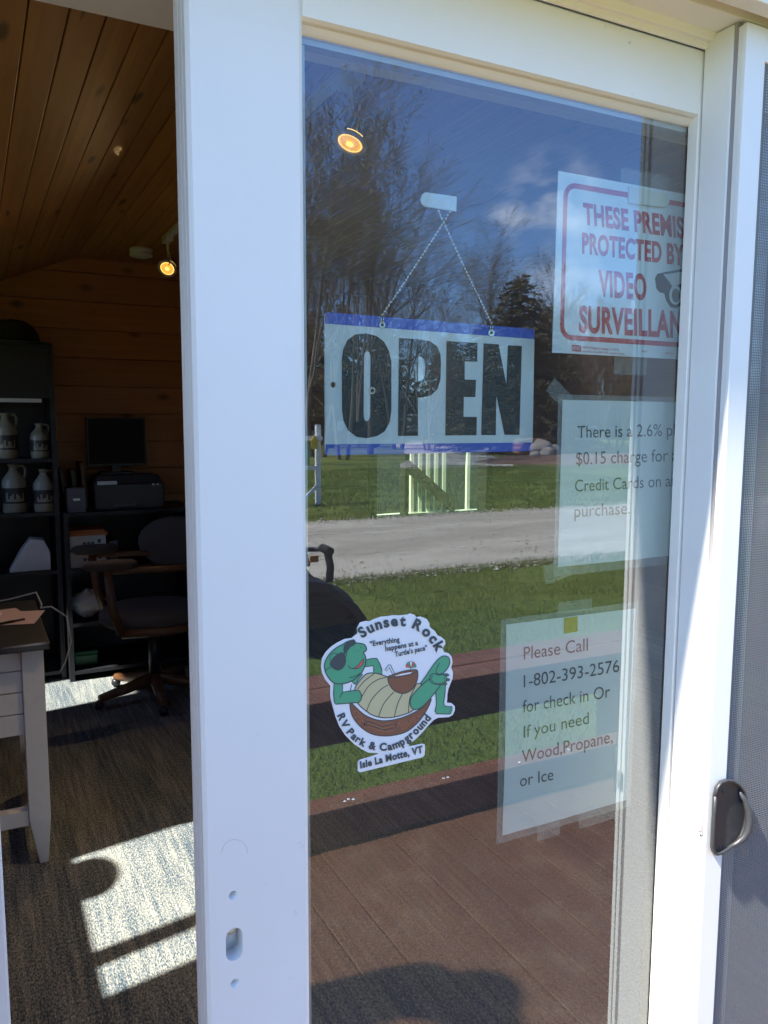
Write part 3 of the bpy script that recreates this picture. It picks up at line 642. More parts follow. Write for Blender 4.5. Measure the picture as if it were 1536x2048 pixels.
b = MB(); b.prism([S3.P(a) for a in ((188, 256), (520, 213), (852, 172), (828, 690), (805, 1160), (480, 1256), (167, 1343), (182, 900))], (0, .0004, 0)); b.build('sheet', M['paper'], n3)
b = MB(); b.box(.6055, .8475, .0310, .0314, .881, 1.192); b.build('clear_sleeve', M['film'], n3)
b = MB()
for tx, A, B, C in (('Please Call', (277, 436), (608, 389), (277, 372)), ('1-802-393-2576', (277, 580), (770, 498), (277, 517)), ('for check in Or', (272, 711), (722, 630), (272, 648)), ('If you need', (277, 840), (613, 766), (277, 779)), ('Wood,Propane,', (268, 968), (736, 862), (268, 905)), ('or Ice', (258, 1091), (430, 1056), (258, 1031))):
    S3.text(b, tx, A, B, C, .0005)
b.build('lettering', M['inkgrey'], n3)
b = MB(); S3.poly(b, [(485, 222), (555, 213), (555, 290), (485, 303)], .0008, .0002); b.build('tape_tab', M['tape'], n3)
tape(.70, .76, 1.188, 1.205, .0318, n3); tape(.675, .715, .868, .892, .0318, n3); tape(.75, .82, .868, .90, .0318, n3); tape(.842, .853, 1.045, 1.07, .0318, n3)
# clear tape over the top and bottom of the surveillance sign
for x0, x1, z0, z1 in ((.79, .88, 1.760, 1.788), (.79, .85, 1.515, 1.545)): tape(x0, x1, z0, z1, .0366, sg)
# ------------------------------------------------------------------ round sticker on the outer face of the glass
K = Flat((0, -.0004, 0), (0, -1, 0), (.20833, .20833, 620, 1200))
sk_ = empty('campground_sticker', (.42, -.001, 1.05), 'die cut campground sticker of a turtle lounging with a coconut drink', 'sticker')
b = MB()
K.poly(b, [(455, 320), (450, 270), (480, 215), (540, 200), (570, 205), (620, 180), (680, 160), (740, 155), (800, 145), (860, 148), (930, 140), (960, 128), (1000, 140), (1020, 165), (1060, 158), (1120, 180), (1145, 220), (1150, 260), (1200, 300), (1225, 340), (1260, 355), (1295, 385), (1300, 420), (1275, 460), (1285, 500), (1330, 510), (1360, 545), (1368, 600), (1355, 650), (1372, 690), (1370, 750), (1350, 800), (1330, 850), (1320, 900), (1315, 985), (1360, 990), (1390, 1020), (1390, 1060), (1370, 1105), (1330, 1125), (1230, 1130), (1190, 1150), (1140, 1200), (1080, 1270), (1010, 1340), (950, 1385), (950, 1405), (1070, 1380), (1100, 1385), (1105, 1420), (1100, 1490), (1080, 1510), (480, 1655), (458, 1640), (458, 1560), (475, 1535), (650, 1480), (655, 1470), (560, 1465), (500, 1435), (420, 1380), (340, 1300), (280, 1210), (245, 1120), (215, 1010), (195, 930), (195, 850), (195, 820), (150, 770), (115, 700), (105, 640), (115, 560), (150, 500), (200, 450), (260, 410), (330, 375), (400, 365)], 0.0, .0003)
b.build('backing', M['stickerwhite'], sk_)
def smooth_loop(p, n=4, closed=True):
    p = [Vector(q) for q in p]; out = []; m = len(p)
    for i in range(m if closed else m - 1):
        a, b_, c, d = p[(i - 1) % m] if closed or i > 0 else p[i], p[i], p[(i + 1) % m], p[(i + 2) % m] if closed or i < m - 2 else p[(i + 1) % m]
        for k in range(n):
            t = k / n; out.append(.5 * ((2 * b_) + (c - a) * t + (2 * a - 5 * b_ + 4 * c - d) * t * t + (3 * b_ - a - 3 * c + d) * t ** 3))
    if not closed: out.append(p[-1])
    return [(q.x, q.y) for q in out]
LAY = {}
def art(m_, loop, lift, outline=10, sm=True):
    lp = smooth_loop(loop) if sm else loop
    K.poly(LAY.setdefault(m_, MB()), lp, lift)
    if outline: K.stroke(LAY.setdefault('st_dark', MB()), lp, outline, lift + .00005, True)
def line(pts, w=9, lift=.0012, m_='st_dark'): K.stroke(LAY.setdefault(m_, MB()), smooth_loop(pts, 4, False), w, lift)
art('st_brown', [(387, 985), (440, 1030), (520, 1100), (620, 1145), (720, 1160), (850, 1140), (980, 1090), (1080, 1030), (1163, 945), (1130, 1040), (1050, 1160), (950, 1250), (850, 1290), (720, 1306), (600, 1288), (500, 1230), (420, 1140), (390, 1060)], .00020)
for p in ([(545, 1150), (600, 1160), (690, 1200), (800, 1180)], [(550, 1180), (640, 1210), (700, 1235), (810, 1205)], [(560, 1215), (640, 1245), (720, 1265), (800, 1250)], [(850, 1170), (890, 1240), (950, 1200), (910, 1150), (850, 1170)], [(830, 1250), (850, 1200), (830, 1160)], [(880, 1185), (898, 1210), (920, 1190), (900, 1175), (880, 1185)], [(960, 1180), (1000, 1120), (1010, 1180)], [(410, 1080), (450, 1060), (500, 1120), (470, 1180)], [(430, 1130), (470, 1120), (520, 1170), (530, 1230)], [(540, 1150), (520, 1210)], [(1030, 1110), (1060, 1120)]):
    K.stroke(LAY.setdefault('st_orange', MB()), p, 12, .00030); 
for p in ([(545, 1165), (620, 1180), (690, 1215), (800, 1192)], [(555, 1198), (640, 1228), (710, 1250), (805, 1228)], [(840, 1160), (825, 1205), (845, 1255)], [(535, 1150), (545, 1210)]):
    K.stroke(LAY.setdefault('st_dark', MB()), p, 8, .00034)
line([(385, 990), (384, 900), (400, 810)], 8, .0003)
art('st_green', [(530, 575), (590, 563), (640, 560), (670, 610), (690, 670), (692, 712), (610, 700), (612, 660), (605, 630), (525, 642)], .00025, 10, False)
art('st_tan', [(430, 880), (440, 830), (490, 760), (540, 712), (600, 700), (680, 715), (760, 745), (850, 790), (950, 812), (1010, 808), (1075, 800), (1060, 850), (1010, 1020), (980, 1065), (900, 1100), (800, 1125), (700, 1130), (600, 1105), (520, 1050), (470, 1005), (440, 950)], .00035)
for p in ([(455, 860), (520, 780), (615, 708)], [(495, 935), (560, 830), (650, 765), (735, 742)], [(540, 1075), (590, 960), (680, 860), (752, 815)], [(660, 1118), (700, 1010), (760, 930), (805, 885)], [(810, 1120), (840, 1000), (888, 900)], [(946, 1078), (955, 960), (985, 880), (1020, 812)]): line(p, 8, .00045)
art('st_green', [(390, 765), (480, 690), (505, 715), (470, 760), (445, 800), (435, 812), (410, 790)], .00045, 8, False)
art('st_green', [(232, 800), (315, 800), (313, 885), (440, 866), (475, 872), (495, 910), (492, 955), (470, 983), (350, 992), (250, 1000), (235, 985), (226, 900)], .00050, 10, False)
line([(313, 885), (300, 905), (288, 938)], 9, .0006)
art('st_green', [(1065, 805), (1120, 720), (1180, 630), (1235, 565), (1285, 537), (1328, 550), (1343, 595), (1325, 650), (1280, 700), (1235, 735), (1170, 770), (1100, 840)], .00050, 10)
line([(1245, 605), (1225, 640), (1210, 690), (1235, 712), (1265, 705)], 8, .0006)
art('st_green', [(1205, 880), (1250, 815), (1302, 810), (1296, 900), (1283, 985), (1290, 1015), (1330, 1025), (1362, 1022), (1368, 1040), (1345, 1045), (1366, 1055), (1362, 1070), (1340, 1068), (1358, 1085), (1340, 1095), (1212, 1092), (1200, 1065), (1215, 1010), (1212, 940)], .00050, 9, False)
art('st_green', [(963, 1000), (975, 930), (1040, 850), (1130, 770), (1190, 740), (1240, 760), (1252, 815), (1190, 900), (1120, 985), (1050, 1042), (990, 1048)], .00060, 10)
art('st_deep', arc((1305, 720), 30, 0, 330, 11, 14), .00060, 5, False); art('st_deep', arc((1318, 765), 24, 0, 330, 11, 14), .00060, 5, False); art('st_deep', arc((1295, 805), 22, 0, 330, 11, 13), .00060, 5, False)
art('st_green', [(1150, 755), (1165, 715), (1205, 708), (1235, 722), (1270, 715), (1305, 735), (1310, 770), (1290, 800), (1240, 812), (1190, 805), (1160, 785)], .00070, 9)
line([(1180, 725), (1165, 760), (1195, 795), (1250, 802), (1292, 780), (1290, 745)], 6, .0008)
art('st_green', [(542, 480), (535, 445), (515, 425), (470, 415), (435, 412), (400, 402), (355, 402), (318, 425), (260, 455), (200, 505), (160, 560), (140, 620), (148, 690), (185, 755), (235, 798), (300, 805), (370, 790), (430, 758), (490, 705), (520, 650), (536, 590), (530, 535), (514, 508)], .00060, 11)
art('st_deep', [(330, 440), (365, 395), (420, 380), (440, 410), (425, 430), (385, 450), (350, 500), (333, 520), (322, 485)], .00070, 8, False)
art('st_dark', [(326, 438), (370, 400), (425, 382), (440, 405), (405, 432), (360, 470), (335, 505)], .00075, 6, False)
art('st_green', arc((235, 560), 45, 150, 330, 12, 50), .00068, 7, False)
art('st_dark', [(192, 610), (225, 555), (270, 518), (310, 505), (335, 530), (343, 590), (325, 640), (285, 672), (245, 668), (205, 640)], .00075, 6)
line([(345, 545), (352, 505), (332, 490)], 8, .0008); line([(200, 645), (160, 665), (145, 690)], 8, .0008); line([(380, 745), (430, 735), (480, 705)], 9, .0007)
line([(366, 628), (385, 652), (430, 660), (465, 655)], 9, .0008)
art('st_red', [(428, 652), (465, 625), (495, 585), (512, 565), (512, 600), (490, 635), (455, 655)], .00072, 7)
for c in ((460, 488), (487, 455)): art('st_dark', arc(c, 5, 0, 330, 11), .00080, 0, False)
art('stickerwhite', [(720, 672), (758, 622), (772, 622), (818, 722), (800, 726), (762, 645), (735, 684)], .00060, 7, False)
art('st_brown', [(752, 735), (800, 718), (900, 692), (1000, 676), (1030, 678), (1034, 740), (1018, 800), (980, 858), (920, 893), (860, 893), (800, 862), (765, 815), (750, 770)], .00055, 10)
art('st_brown', [(752, 738), (800, 715), (900, 682), (1000, 668), (1030, 678), (990, 705), (900, 728), (820, 745), (770, 748)], .00062, 8)
art('stickerwhite', [(815, 728), (880, 708), (960, 694), (985, 692), (960, 708), (890, 722), (830, 730)], .00068, 0, False)
line([(966, 640), (966, 695)], 6, .0008)
for i, mm in enumerate(('st_red', 'st_green', 'stickerwhite', 'st_red', 'st_green')):
    a0, a1 = 180 + i * 36, 216 + i * 36
    art(mm, [(970, 650)] + arc((970, 645), 50, a0, a1, 4, 56), .00072, 4, False)
tx = LAY.setdefault('st_dark', MB())
K.path_text(tx, 'Sunset Rock', [(500, 365), (560, 325), (640, 285), (740, 258), (830, 246), (920, 248), (990, 268), (1050, 302), (1120, 360), (1180, 432), (1222, 505)], 95, .0009, .045, .10)
K.path_text(tx, 'RV Park & Campground', [(262, 1108), (300, 1195), (350, 1275), (415, 1345), (495, 1398), (590, 1432), (690, 1446), (790, 1438), (880, 1402), (960, 1348), (1040, 1275), (1100, 1215), (1165, 1135)], 69, .0009, .04, .10)
K.text(tx, '\u201cEverything', (578, 445), (862, 400), (572, 398), .0009, .03); K.text(tx, 'happens at a', (726, 491), (1040, 432), (720, 445), .0009, .03); K.text(tx, 'Turtle\u2019s pace\u201d', (818, 546), (1130, 478), (812, 500), .0009, .03)
K.text(tx, 'Isle La Motte, VT', (484, 1616), (1085, 1463), (478, 1553), .0009, .04)
for nme, mb in LAY.items():
    mb.build('lettering' if nme == 'st_dark' else 'printed_picture', M[nme], sk_)
# ================================================================== INSIDE
def T(x, y, z): return Matrix.Translation((x, y, z))
def RX(d): return Matrix.Rotation(math.radians(d), 4, 'X')
def RY(d): return Matrix.Rotation(math.radians(d), 4, 'Y')
def RZ(d): return Matrix.Rotation(math.radians(d), 4, 'Z')
# track light: rail along the ceiling, two lit heads
tr = empty('track_light', (.94, 2.3, 2.393), 'white ceiling track carrying two small lit spotlights', 'track light')
b = MB(); b.box(.927, .961, .95, 3.52, 2.372, 2.3925); b.build('rail', M['lampwhite'], tr, bev=.002)
def spot(X_, y, zc, aim, label):
    r = empty('spotlight', (X_, y, 2.372), label, 'spotlight', 'lit spotlights on the ceiling track')
    a = Vector(aim).normalized(); q = a.to_track_quat('Z', 'Y').to_matrix().to_4x4(); hc = Vector((X_ - .004, y, zc)); m_ = Matrix.Translation(hc) @ q @ Matrix.Diagonal((1.22, 1.22, 1.15, 1))
    b = MB(); b.box(X_ - .018, X_ + .018, y - .05, y + .05, 2.345, 2.3715); b.tube([(X_, y, 2.346), (X_, y, zc + .085)], .006, 8); b.build('stem', M['lampwhite'], r, bev=.001)
    b = MB(); s_ = Vector((0, 1, 0)).cross(a).normalized()
    for sgn in (-1, 1): b.tube([Vector((X_, y, zc + .086)), hc + Vector((.012, sgn * .030, .055)), hc + Vector((.0, sgn * .036, .010))], .003, 6)
    b.build('yoke', M['lampwhite'], r)
    b = MB(); b.lathe([(.012, -.062), (.020, -.058), (.024, -.030), (.030, -.012), (.034, .0)], m_, 24, True, True); b.build('housing', M['lampchrome'], r)
    b = MB(); b.lathe([(.0335, -.004), (.038, -.002), (.0395, .003), (.038, .006), (.031, .006), (.029, .003)], m_, 28, True, False); b.build('rim', M['lampring'], r)
    b = MB(); b.lathe([(.0285, .0025), (.026, .0028), (.022, .0020), (.013, .0030), (.006, .0045), (.0, .005)], m_, 28, False, False); bl = b.build('bulb_face', M['lampglow'], r)
    b = MB()
    b.lathe([(.0275, .0034), (.0250, .0034)], m_, 28, False, False); b.lathe([(.009, .0062), (.0, .0066)], m_, 16, False, False); b.build('bright_ring', M['lamphot'], bl)
    b = MB(); b.lathe([(.0345, -.0022), (.0360, -.0022)], m_, 28, False, False)
    for k in range(3):
        a0 = k * 2.1; pts = [m_ @ Vector((.0352 * math.cos(a0 + i * .14), .0352 * math.sin(a0 + i * .14), -.006)) for i in range(9)]; b.tube(pts, .0012, 5)
    b.build('light_gap', M['lamphot'], r)
    ld = bpy.data.lights.new('spot_glow', 'SPOT'); ld.energy = 7.0; ld.color = (1.0, .66, .30); ld.spot_size = math.radians(95); ld.spot_blend = .8; ld.shadow_soft_size = .02
    lo = bpy.data.objects.new('spot_glow', ld); COL.objects.link(lo); lo.location = hc + a * .012; lo.rotation_euler = a.to_track_quat('-Z', 'Y').to_euler()
spot(.957, 1.25, 2.20, (-.42, -.16, -.90), 'nearer lit spotlight of the ceiling track, seen through the glass')
spot(.930, 3.40, 2.215, (-.40, -.66, -.62), 'farther lit spotlight beside the smoke detector, seen in the open gap')
b = MB(); b.lathe([(.058, 2.3925), (.062, 2.385), (.062, 2.372), (.056, 2.368), (.056, 2.364), (.062, 2.360), (.060, 2.350), (.045, 2.345), (.0, 2.345)], T(.885, 3.86, 0), 32)
sd_ = b.build('smoke_detector', M['lampwhite']); tag(sd_, 'round white smoke detector on the pine ceiling', 'detector')
# bookcase with jugs
bc = empty('bookcase', (.03, 4.08, 0), 'tall black bookcase holding cream jugs against the pine wall', 'bookcase')
b = MB(); b.box(-.40, -.375, 3.9, 4.295, 0, 1.85); b.box(.388, .413, 3.9, 4.295, 0, 1.85); b.box(-.374, .387, 4.28, 4.294, 0, 1.848); b.box(-.374, .387, 3.902, 4.279, 1.825, 1.85); b.build('carcass', M['black'], bc)
b = MB(); b.box(-.374, .387, 3.898, 3.91, 1.565, 1.824); b.build('door', M['black'], bc)
b = MB(); b.box(-.374, .345, 3.885, 3.8975, 1.542, 1.562); b.build('label_strip', M['white'], bc)
for z in (1.24, .945, .62, .05): b = MB(); b.box(-.374, .387, 3.903, 4.279, z - .02, z); b.build('shelf', M['black'], bc)
def jug(x, y, z, h, rr_, label, big):
    r = empty('jug', (x, y, z), label, 'jug', 'cream jugs on the black bookcase')
    b = MB(); b.lathe([(rr_ * .94, 0), (rr_, .01), (rr_, h * .62), (rr_ * .92, h * .70), (rr_ * .52, h * .82), (rr_ * .36, h * .88), (rr_ * .36, h * .95), (rr_ * .46, h * .96), (rr_ * .46, h), (rr_ * .3, h)], T(x, y, z), 24); b.build('body', M['cream'], r)
    b = MB(); b.lathe([(rr_ + .0006, h * .20), (rr_ + .0006, h * .52)], T(x, y, z), 24, True, False); p_ = b.build('label_band', M['jugdark'], r)
    b = MB()
    for k in range(9):
        a = -PI / 2 - .75 + k * .17; w_ = .05
        hh = h * (.36 + .07 * math.sin(k * 2.3 + x * 9)); b.add([(x + (rr_ + .0012) * math.cos(a), y + (rr_ + .0012) * math.sin(a), z + h * .24), (x + (rr_ + .0012) * math.cos(a + .16), y + (rr_ + .0012) * math.sin(a + .16), z + h * .24), (x + (rr_ + .0012) * math.cos(a + .15), y + (rr_ + .0012) * math.sin(a + .15), z + hh), (x + (rr_ + .0012) * math.cos(a), y + (rr_ + .0012) * math.sin(a), z + hh * .97)], [(0, 1, 2, 3)])
    b.build('label_picture', M['cream'], p_)
    b = MB(); b.tube([(x + rr_ * .40, y, z + h * .95), (x + rr_ * .75, y, z + h * .97), (x + rr_ * .95, y, z + h * .90), (x + rr_ * .92, y, z + h * .78), (x + rr_ * .80, y, z + h * .66)], rr_ * .10, 8); b.build('handle', M['cream'], r)
jug(.168, 3.99, 1.24, .245, .058, 'taller cream jug on the upper jug shelf, partly out of view', True)
jug(.335, 3.99, 1.24, .19, .05, 'smaller cream jug on the upper jug shelf by the bookcase side', False)
jug(.195, 3.99, .945, .265, .062, 'cream jug with a round pale emblem on the lower jug shelf', True)
jug(.345, 3.98, .945, .235, .058, 'cream jug with a dark landscape label on the lower jug shelf', False)
b = MB(); c = Vector((.225, 4.0, 1.851)); b.lathe([(.135, 0), (.137, .02), (.128, .06), (.10, .10), (.06, .125), (.0, .135)], T(*c), 24); 
b.add([c + Vector((.13 * math.cos(a) * s_, -.13 * math.sin(a) * s_ - (s_ - 1) * .16, .008 + (0 if s_ == 1 else -.006))) for s_ in (1, 1.45) for a in [i * PI / 10 for i in range(11)]], [(i, i + 1, 12 + i, 11 + i) for i in range(10)])
o = b.build('cap', M['capcloth']); tag(o, 'dark domed cap lying on top of the black bookcase', 'cap')
# open black shelving with printer, monitor, boxes
su = empty('storage_shelf', (.78, 4.05, 0), 'low black open shelving under the monitor and printer', 'shelf')
b = MB(); b.box(.425, .45, 3.82, 4.29, 0, .945); b.box(1.12, 1.145, 3.82, 4.29, 0, .945); b.box(.451, 1.119, 4.275, 4.289, 0, .92); b.build('carcass', M['black'], su)
for z in (.945, .632, .33, .06): b = MB(); b.box(.451, 1.119, 3.82, 4.274, z - .022, z - .001); b.build('shelf', M['black'], su)
pr = empty('printer', (.79, 4.03, .944), 'black desktop printer with paper in its slot', 'printer')
b = MB(); b.box(.60, .985, 3.90, 4.2, .9445, 1.09); b.prism([(.60, 3.93, 1.0905), (.985, 3.93, 1.0905), (.96, 3.96, 1.135), (.63, 3.96, 1.135)], (0, .22, 0)); b.build('body', M['blackplastic'], pr, bev=.008)
b = MB(); b.box(.615, .72, 3.885, 3.899, 1.088, 1.108); b.build('paper_slot', M['paper'], pr)
b = MB(); b.box(.70, .82, 3.888, 3.899, .965, .972); b.build('tray_lip', M['greyboard'], pr)
b = MB()
for x in (.915, .94): b.box(x, x + .012, 3.889, 3.8995, 1.078, 1.086)
b.build('button', M['silver'], pr)
mo = empty('monitor', (.755, 4.16, 1.136), 'black flat computer monitor above the printer', 'monitor')
b = MB(); b.box(.592, .925, 4.1, 4.14, 1.18, 1.466); b.build('casing', M['blackplastic'], mo, bev=.004)
b = MB(); b.box(.602, .915, 4.0975, 4.0995, 1.195, 1.456); b.build('screen', M['screenblack'], mo)
b = MB(); b.box(.73, .78, 4.12, 4.15, 1.137, 1.18); b.box(.66, .85, 4.06, 4.19, 1.1362, 1.146); b.build('stand', M['blackplastic'], mo)
bx = MB(); bx.box(.455, .545, 3.86, 3.98, .9455, 1.075); gb = bx.build('grey_box', M['greyboard']); tag(gb, 'small grey box with a shiny emblem beside the cream jugs', 'box')
e_ = MB(); rnd = random.Random(2)
for k in range(6): e_.box(.482 + k * .006, .487 + k * .006, 3.8585, 3.8598, 1.005 + rnd.random() * .006, 1.018 + rnd.random() * .004)
e_.build('emblem', M['silver'], gb)
for i, (x, hh, tn, mm, lb) in enumerate(((.462, .24, 9, 'greyboard', 'pale grey binder leaning behind the small grey box'), (.505, .22, 4, 'jugdark', 'dark folder standing behind the small grey box'), (.555, .26, 3, 'oak', 'brown folder standing left of the printer'))):
    m_ = T(x, 4.02, .9465) @ RY(-tn); b = MB(); b.box(0, .022, 0, .2, 0, hh, m_); o = b.build('binder', M[mm], bev=.002); tag(o, lb, 'binder', 'binders on the shelving')
for i, (z, lb) in enumerate(((.6325, 'lower white paper carton with three round marks'), (.7225, 'upper white paper carton with three round marks'))):
    b = MB(); b.box(.455, .645, 3.86, 4.12, z, z + .088); o = b.build('paper_carton', M['white'], bev=.002); tag(o, lb, 'carton', 'white cartons stacked on the shelving')
    b = MB()
    for k in range(3): b.lathe([(.009, 0), (.009, .001)], T(.53 + k * .022, 3.8598, z + .045) @ RX(90), 14)
    b.box(.60, .618, 3.8588, 3.8598, z + .045, z + .066); b.build('printed_mark', M['inkgrey'], o)
b = MB(); b.box(.45, .655, 3.85, 4.1, .811, .829, T(0, 0, 0)); b.box(.452, .64, 3.855, 4.08, .8295, .842); o = b.build('envelope_stack', [M['orange']], bev=.002); tag(o, 'orange and pale envelopes lying on the stacked paper cartons', 'envelopes')
b = MB(); b.box(.665, .71, 3.87, 4.1, .6325, .77); o = b.build('file_box', M['greyboard'], bev=.002); tag(o, 'narrow grey file box beside the paper cartons', 'box')
b = MB(); b.box(.456, .585, 3.90, 4.02, .0595, .125); b.box(.452, .589, 3.896, 4.024, .1255, .145); o = b.build('plastic_tub', M['greenplastic'], bev=.01); tag(o, 'small green plastic tub on the lowest shelf', 'tub')
rnd = random.Random(11); b = MB(); b.ball((.545, 3.93, .415), .085, 14, 9, (1.1, .8, .9)); b.v = [tuple(c + rnd.uniform(-.012, .012) for c in v) for v in b.v]; o = b.build('plastic_bag', M['paper']); tag(o, 'crumpled pale plastic bag on the bottom shelf', 'bag')
o['label'] = 'crumpled pale plastic bag on the lowest shelf behind the chair'
# desk at the left of the gap
ds = empty('desk', (-.2, 2.2, 0), 'white plank panelled desk with a dark top and tapered leg', 'desk')
b = MB(); b.box(-.595, .190, 1.865, 2.55, .728, .75); b.build('top', M['black'], ds, bev=.004)
def leg(x0, x1, y0, y1):
    b = MB(); t = .012
    b.add([(x0 + t * 2.2, y0 + t, 0), (x1 - t, y0 + t, 0), (x1 - t, y1 - t, 0), (x0 + t * 2.2, y1 - t, 0), (x0, y0, .16), (x1, y0, .16), (x1, y1, .16), (x0, y1, .16), (x0, y0, .7275), (x1, y0, .7275), (x1, y1, .7275), (x0, y1, .7275)],
          [(3, 2, 1, 0), (8, 9, 10, 11)] + [(k * 4 + i, k * 4 + (i + 1) % 4, k * 4 + 4 + (i + 1) % 4, k * 4 + 4 + i) for k in (0, 1) for i in range(4)])
    b.build('leg', M['white'], ds, bev=.003)
leg(.107, .172, 1.90, 1.965); leg(.107, .172, 2.45, 2.51); leg(-.58, -.515, 1.90, 1.965); leg(-.58, -.515, 2.45, 2.51)
b = MB()
for k in range(4): b.box(-.514, .106, 1.915, 1.93, .445 + k * .071, .445 + k * .071 + .0675)
b.build('front_panel', M['white'], ds, bev=.002)
b = MB(); b.box(-.514, .106, 1.91, 1.95, .14, .19); b.box(.125, .155, 1.966, 2.449, .14, .19); b.build('stretcher', M['white'], ds)
b = MB()
for k in range(4): b.box(.145, .16, 1.966, 2.449, .445 + k * .071, .445 + k * .071 + .0675)
b.build('side_panel', M['white'], ds, bev=.002)
for i, (x, y, a, mm, lb) in enumerate(((.02, 2.30, 12, 'pinkpaper', 'larger pinkish paper sheet under the pen on the desk'), (.07, 2.26, -14, 'pinkpaper', 'pinkish paper sheet nearest the desk corner'), (-.06, 2.40, 5, 'paper', 'white paper sheet at the back of the desk papers'))):
    m_ = T(x, y, .7505 + i * .0016) @ RZ(a); b = MB(); b.box(-.12, .12, -.10, .10, 0, .0012, m_); o = b.build('paper_sheet', M[mm]); tag(o, lb, 'paper', 'loose papers on the desk')
b = MB(); b.tube([(.0, 2.14, .7585), (.10, 2.18, .7585)], .0045, 8); b.tube([(.10, 2.18, .7585), (.135, 2.194, .7585)], .0035, 8); o = b.build('pen', M['black']); tag(o, 'dark pen lying on the pinkish papers', 'pen')
b = MB(); b.tube([(-.1, 2.6 - .1, .755), (.1, 2.5, .77), (.19, 2.44, .80), (.205, 2.40, .76), (.20, 2.38, .752), (.235, 2.36, .757), (.285, 2.33, .72), (.295, 2.31, .63), (.27, 2.29, .56), (.25, 2.28, .53)], .0028, 6); o = b.build('cable', M['cable']); tag(o, 'thin pale cable looping over the edge of the desk', 'cable')
b = MB(); b.prism([(.15, 3.93, .6205), (.36, 3.93, .6205), (.36, 3.93, .72), (.33, 3.93, .79), (.26, 3.93, .80), (.21, 3.93, .73)], (0, .12, 0)); o = b.build('paper_dispenser', M['white'], bev=.006); tag(o, 'white plastic paper holder on the bookcase shelf below the jugs', 'paper holder')
o.location.z = 0
# wooden armchair
chh = empty('office_chair', (.84, 3.36, 0), 'oak framed swivel armchair with grey padded seat and back', 'chair', rz=0)
def pad(name, c, sx, sy, sz, rz_=0, ry_=0):
    m_ = T(*c) @ RZ(rz_) @ RY(ry_) @ Matrix.Diagonal((sx, sy, sz, 1)); b = MB(); prof = [(0, -1), (.6, -1), (.9, -.8), (1, -.3), (1, .3), (.9, .8), (.6, 1), (0, 1)]
    b.lathe(prof, m_, 28); return b.build(name, M['fabric'], chh)
pad('seat', (.80, 3.38, .45), .27, .26, .05)
pad('backrest', (.99, 3.58, .78), .15, .23, .035, 58, 82)
for y in (3.12, 3.66):
    b = MB(); b.tube([(.60, y, .42), (.56, y, .56), (.545, y, .735)], [.024, .022, .02], 8); b.tube([(.60, y, .42), (.80, y, .41), (1.0, y, .42)], .02, 8); b.tube([(.545, y, .735), (.8, y, .725), (1.02, y, .72)], .016, 8); b.build('arm_frame', M['oak'], chh)
    m_ = T(.56, y, .762) @ Matrix.Diagonal((.125, .045, .024, 1)); b = MB(); b.lathe([(0, -1), (.8, -.9), (1, -.2), (1, .4), (.8, 1), (0, 1)], m_, 20); b.build('arm_pad', M['fabric'], chh)
b = MB(); b.tube([(.8, 3.38, .40), (.8, 3.38, .10)], .03, 12); b.build('column', M['black'], chh)
for k in range(5):
    a = PI + .25 + k * 2 * PI / 5; b = MB(); e1 = Vector((.8 + .30 * math.cos(a), 3.38 + .30 * math.sin(a), .055)); b.tube([(.8, 3.38, .11), Vector((.8, 3.38, .10)).lerp(e1, .5), e1], [.03, .028, .02], 8); lg = b.build('leg', M['oak'], chh)
    b = MB(); b.ball(e1 + Vector((0, 0, -.03)), .025, 10, 6); b.build('caster', M['black'], lg)
# unseen disc added outside the side window to cast a round shadow indoors
b = MB(); b.lathe([(.115, 0), (.12, .006), (.12, .022), (.11, .026), (.0, .026)], T(-.645, 1.585, 1.285) @ RY(-90), 32); o = b.build('shade_disc', M['cream']); tag(o, 'round disc added outside the side window to cast its shadow indoors', 'shade disc')
# ------------------------------------------------------------------ white baluster rail outside the back window
rl_ = empty('white_railing', (3.2, 5.5, -.2), 'white baluster railing beyond the back window of the cabin', 'railing')
for x in (2.72, 2.98, 3.516, 3.60, 3.685, 3.77, 3.855, 4.12, 4.36):
    b = MB(); b.box(x, x + .034, 5.5, 5.53, .62, 1.42); b.build('baluster', M['railgreenlit'], rl_)
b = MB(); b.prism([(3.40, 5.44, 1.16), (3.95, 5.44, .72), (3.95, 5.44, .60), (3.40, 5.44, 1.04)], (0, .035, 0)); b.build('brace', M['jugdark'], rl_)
b = MB(); b.box(2.5, 4.9, 5.48, 5.56, 1.42, 1.47); b.box(2.5, 4.9, 5.48, 5.56, .57, .62); b.build('rail', M['railgreenlit'], rl_)
for x in (2.42, 4.90): b = MB(); b.box(x, x + .08, 5.48, 5.56, -.4, 1.5); b.build('post', M['railgreenlit'], rl_)

gs = empty('shade_backdrop', (4, 8, -.4), 'dark shed shape added beyond the white railing to stand for shade', 'shed')  # dark mass added behind the railing in place of the cabin's shade
b = MB(); b.box(1.5, 7.5, 7.2, 9.0, -.4, 2.4); b.build('wall', M['bark'], gs)
b = MB(); b.prism([(1.2, 6.9, 2.35), (7.8, 6.9, 2.35), (7.8, 8.1, 3.3), (1.2, 8.1, 3.3)], (0, 0, .08)); b.prism([(1.2, 9.3, 2.35), (7.8, 9.3, 2.35), (7.8, 8.1, 3.3), (1.2, 8.1, 3.3)], (0, 0, .08)); b.build('roof', M['tanroof'], gs)
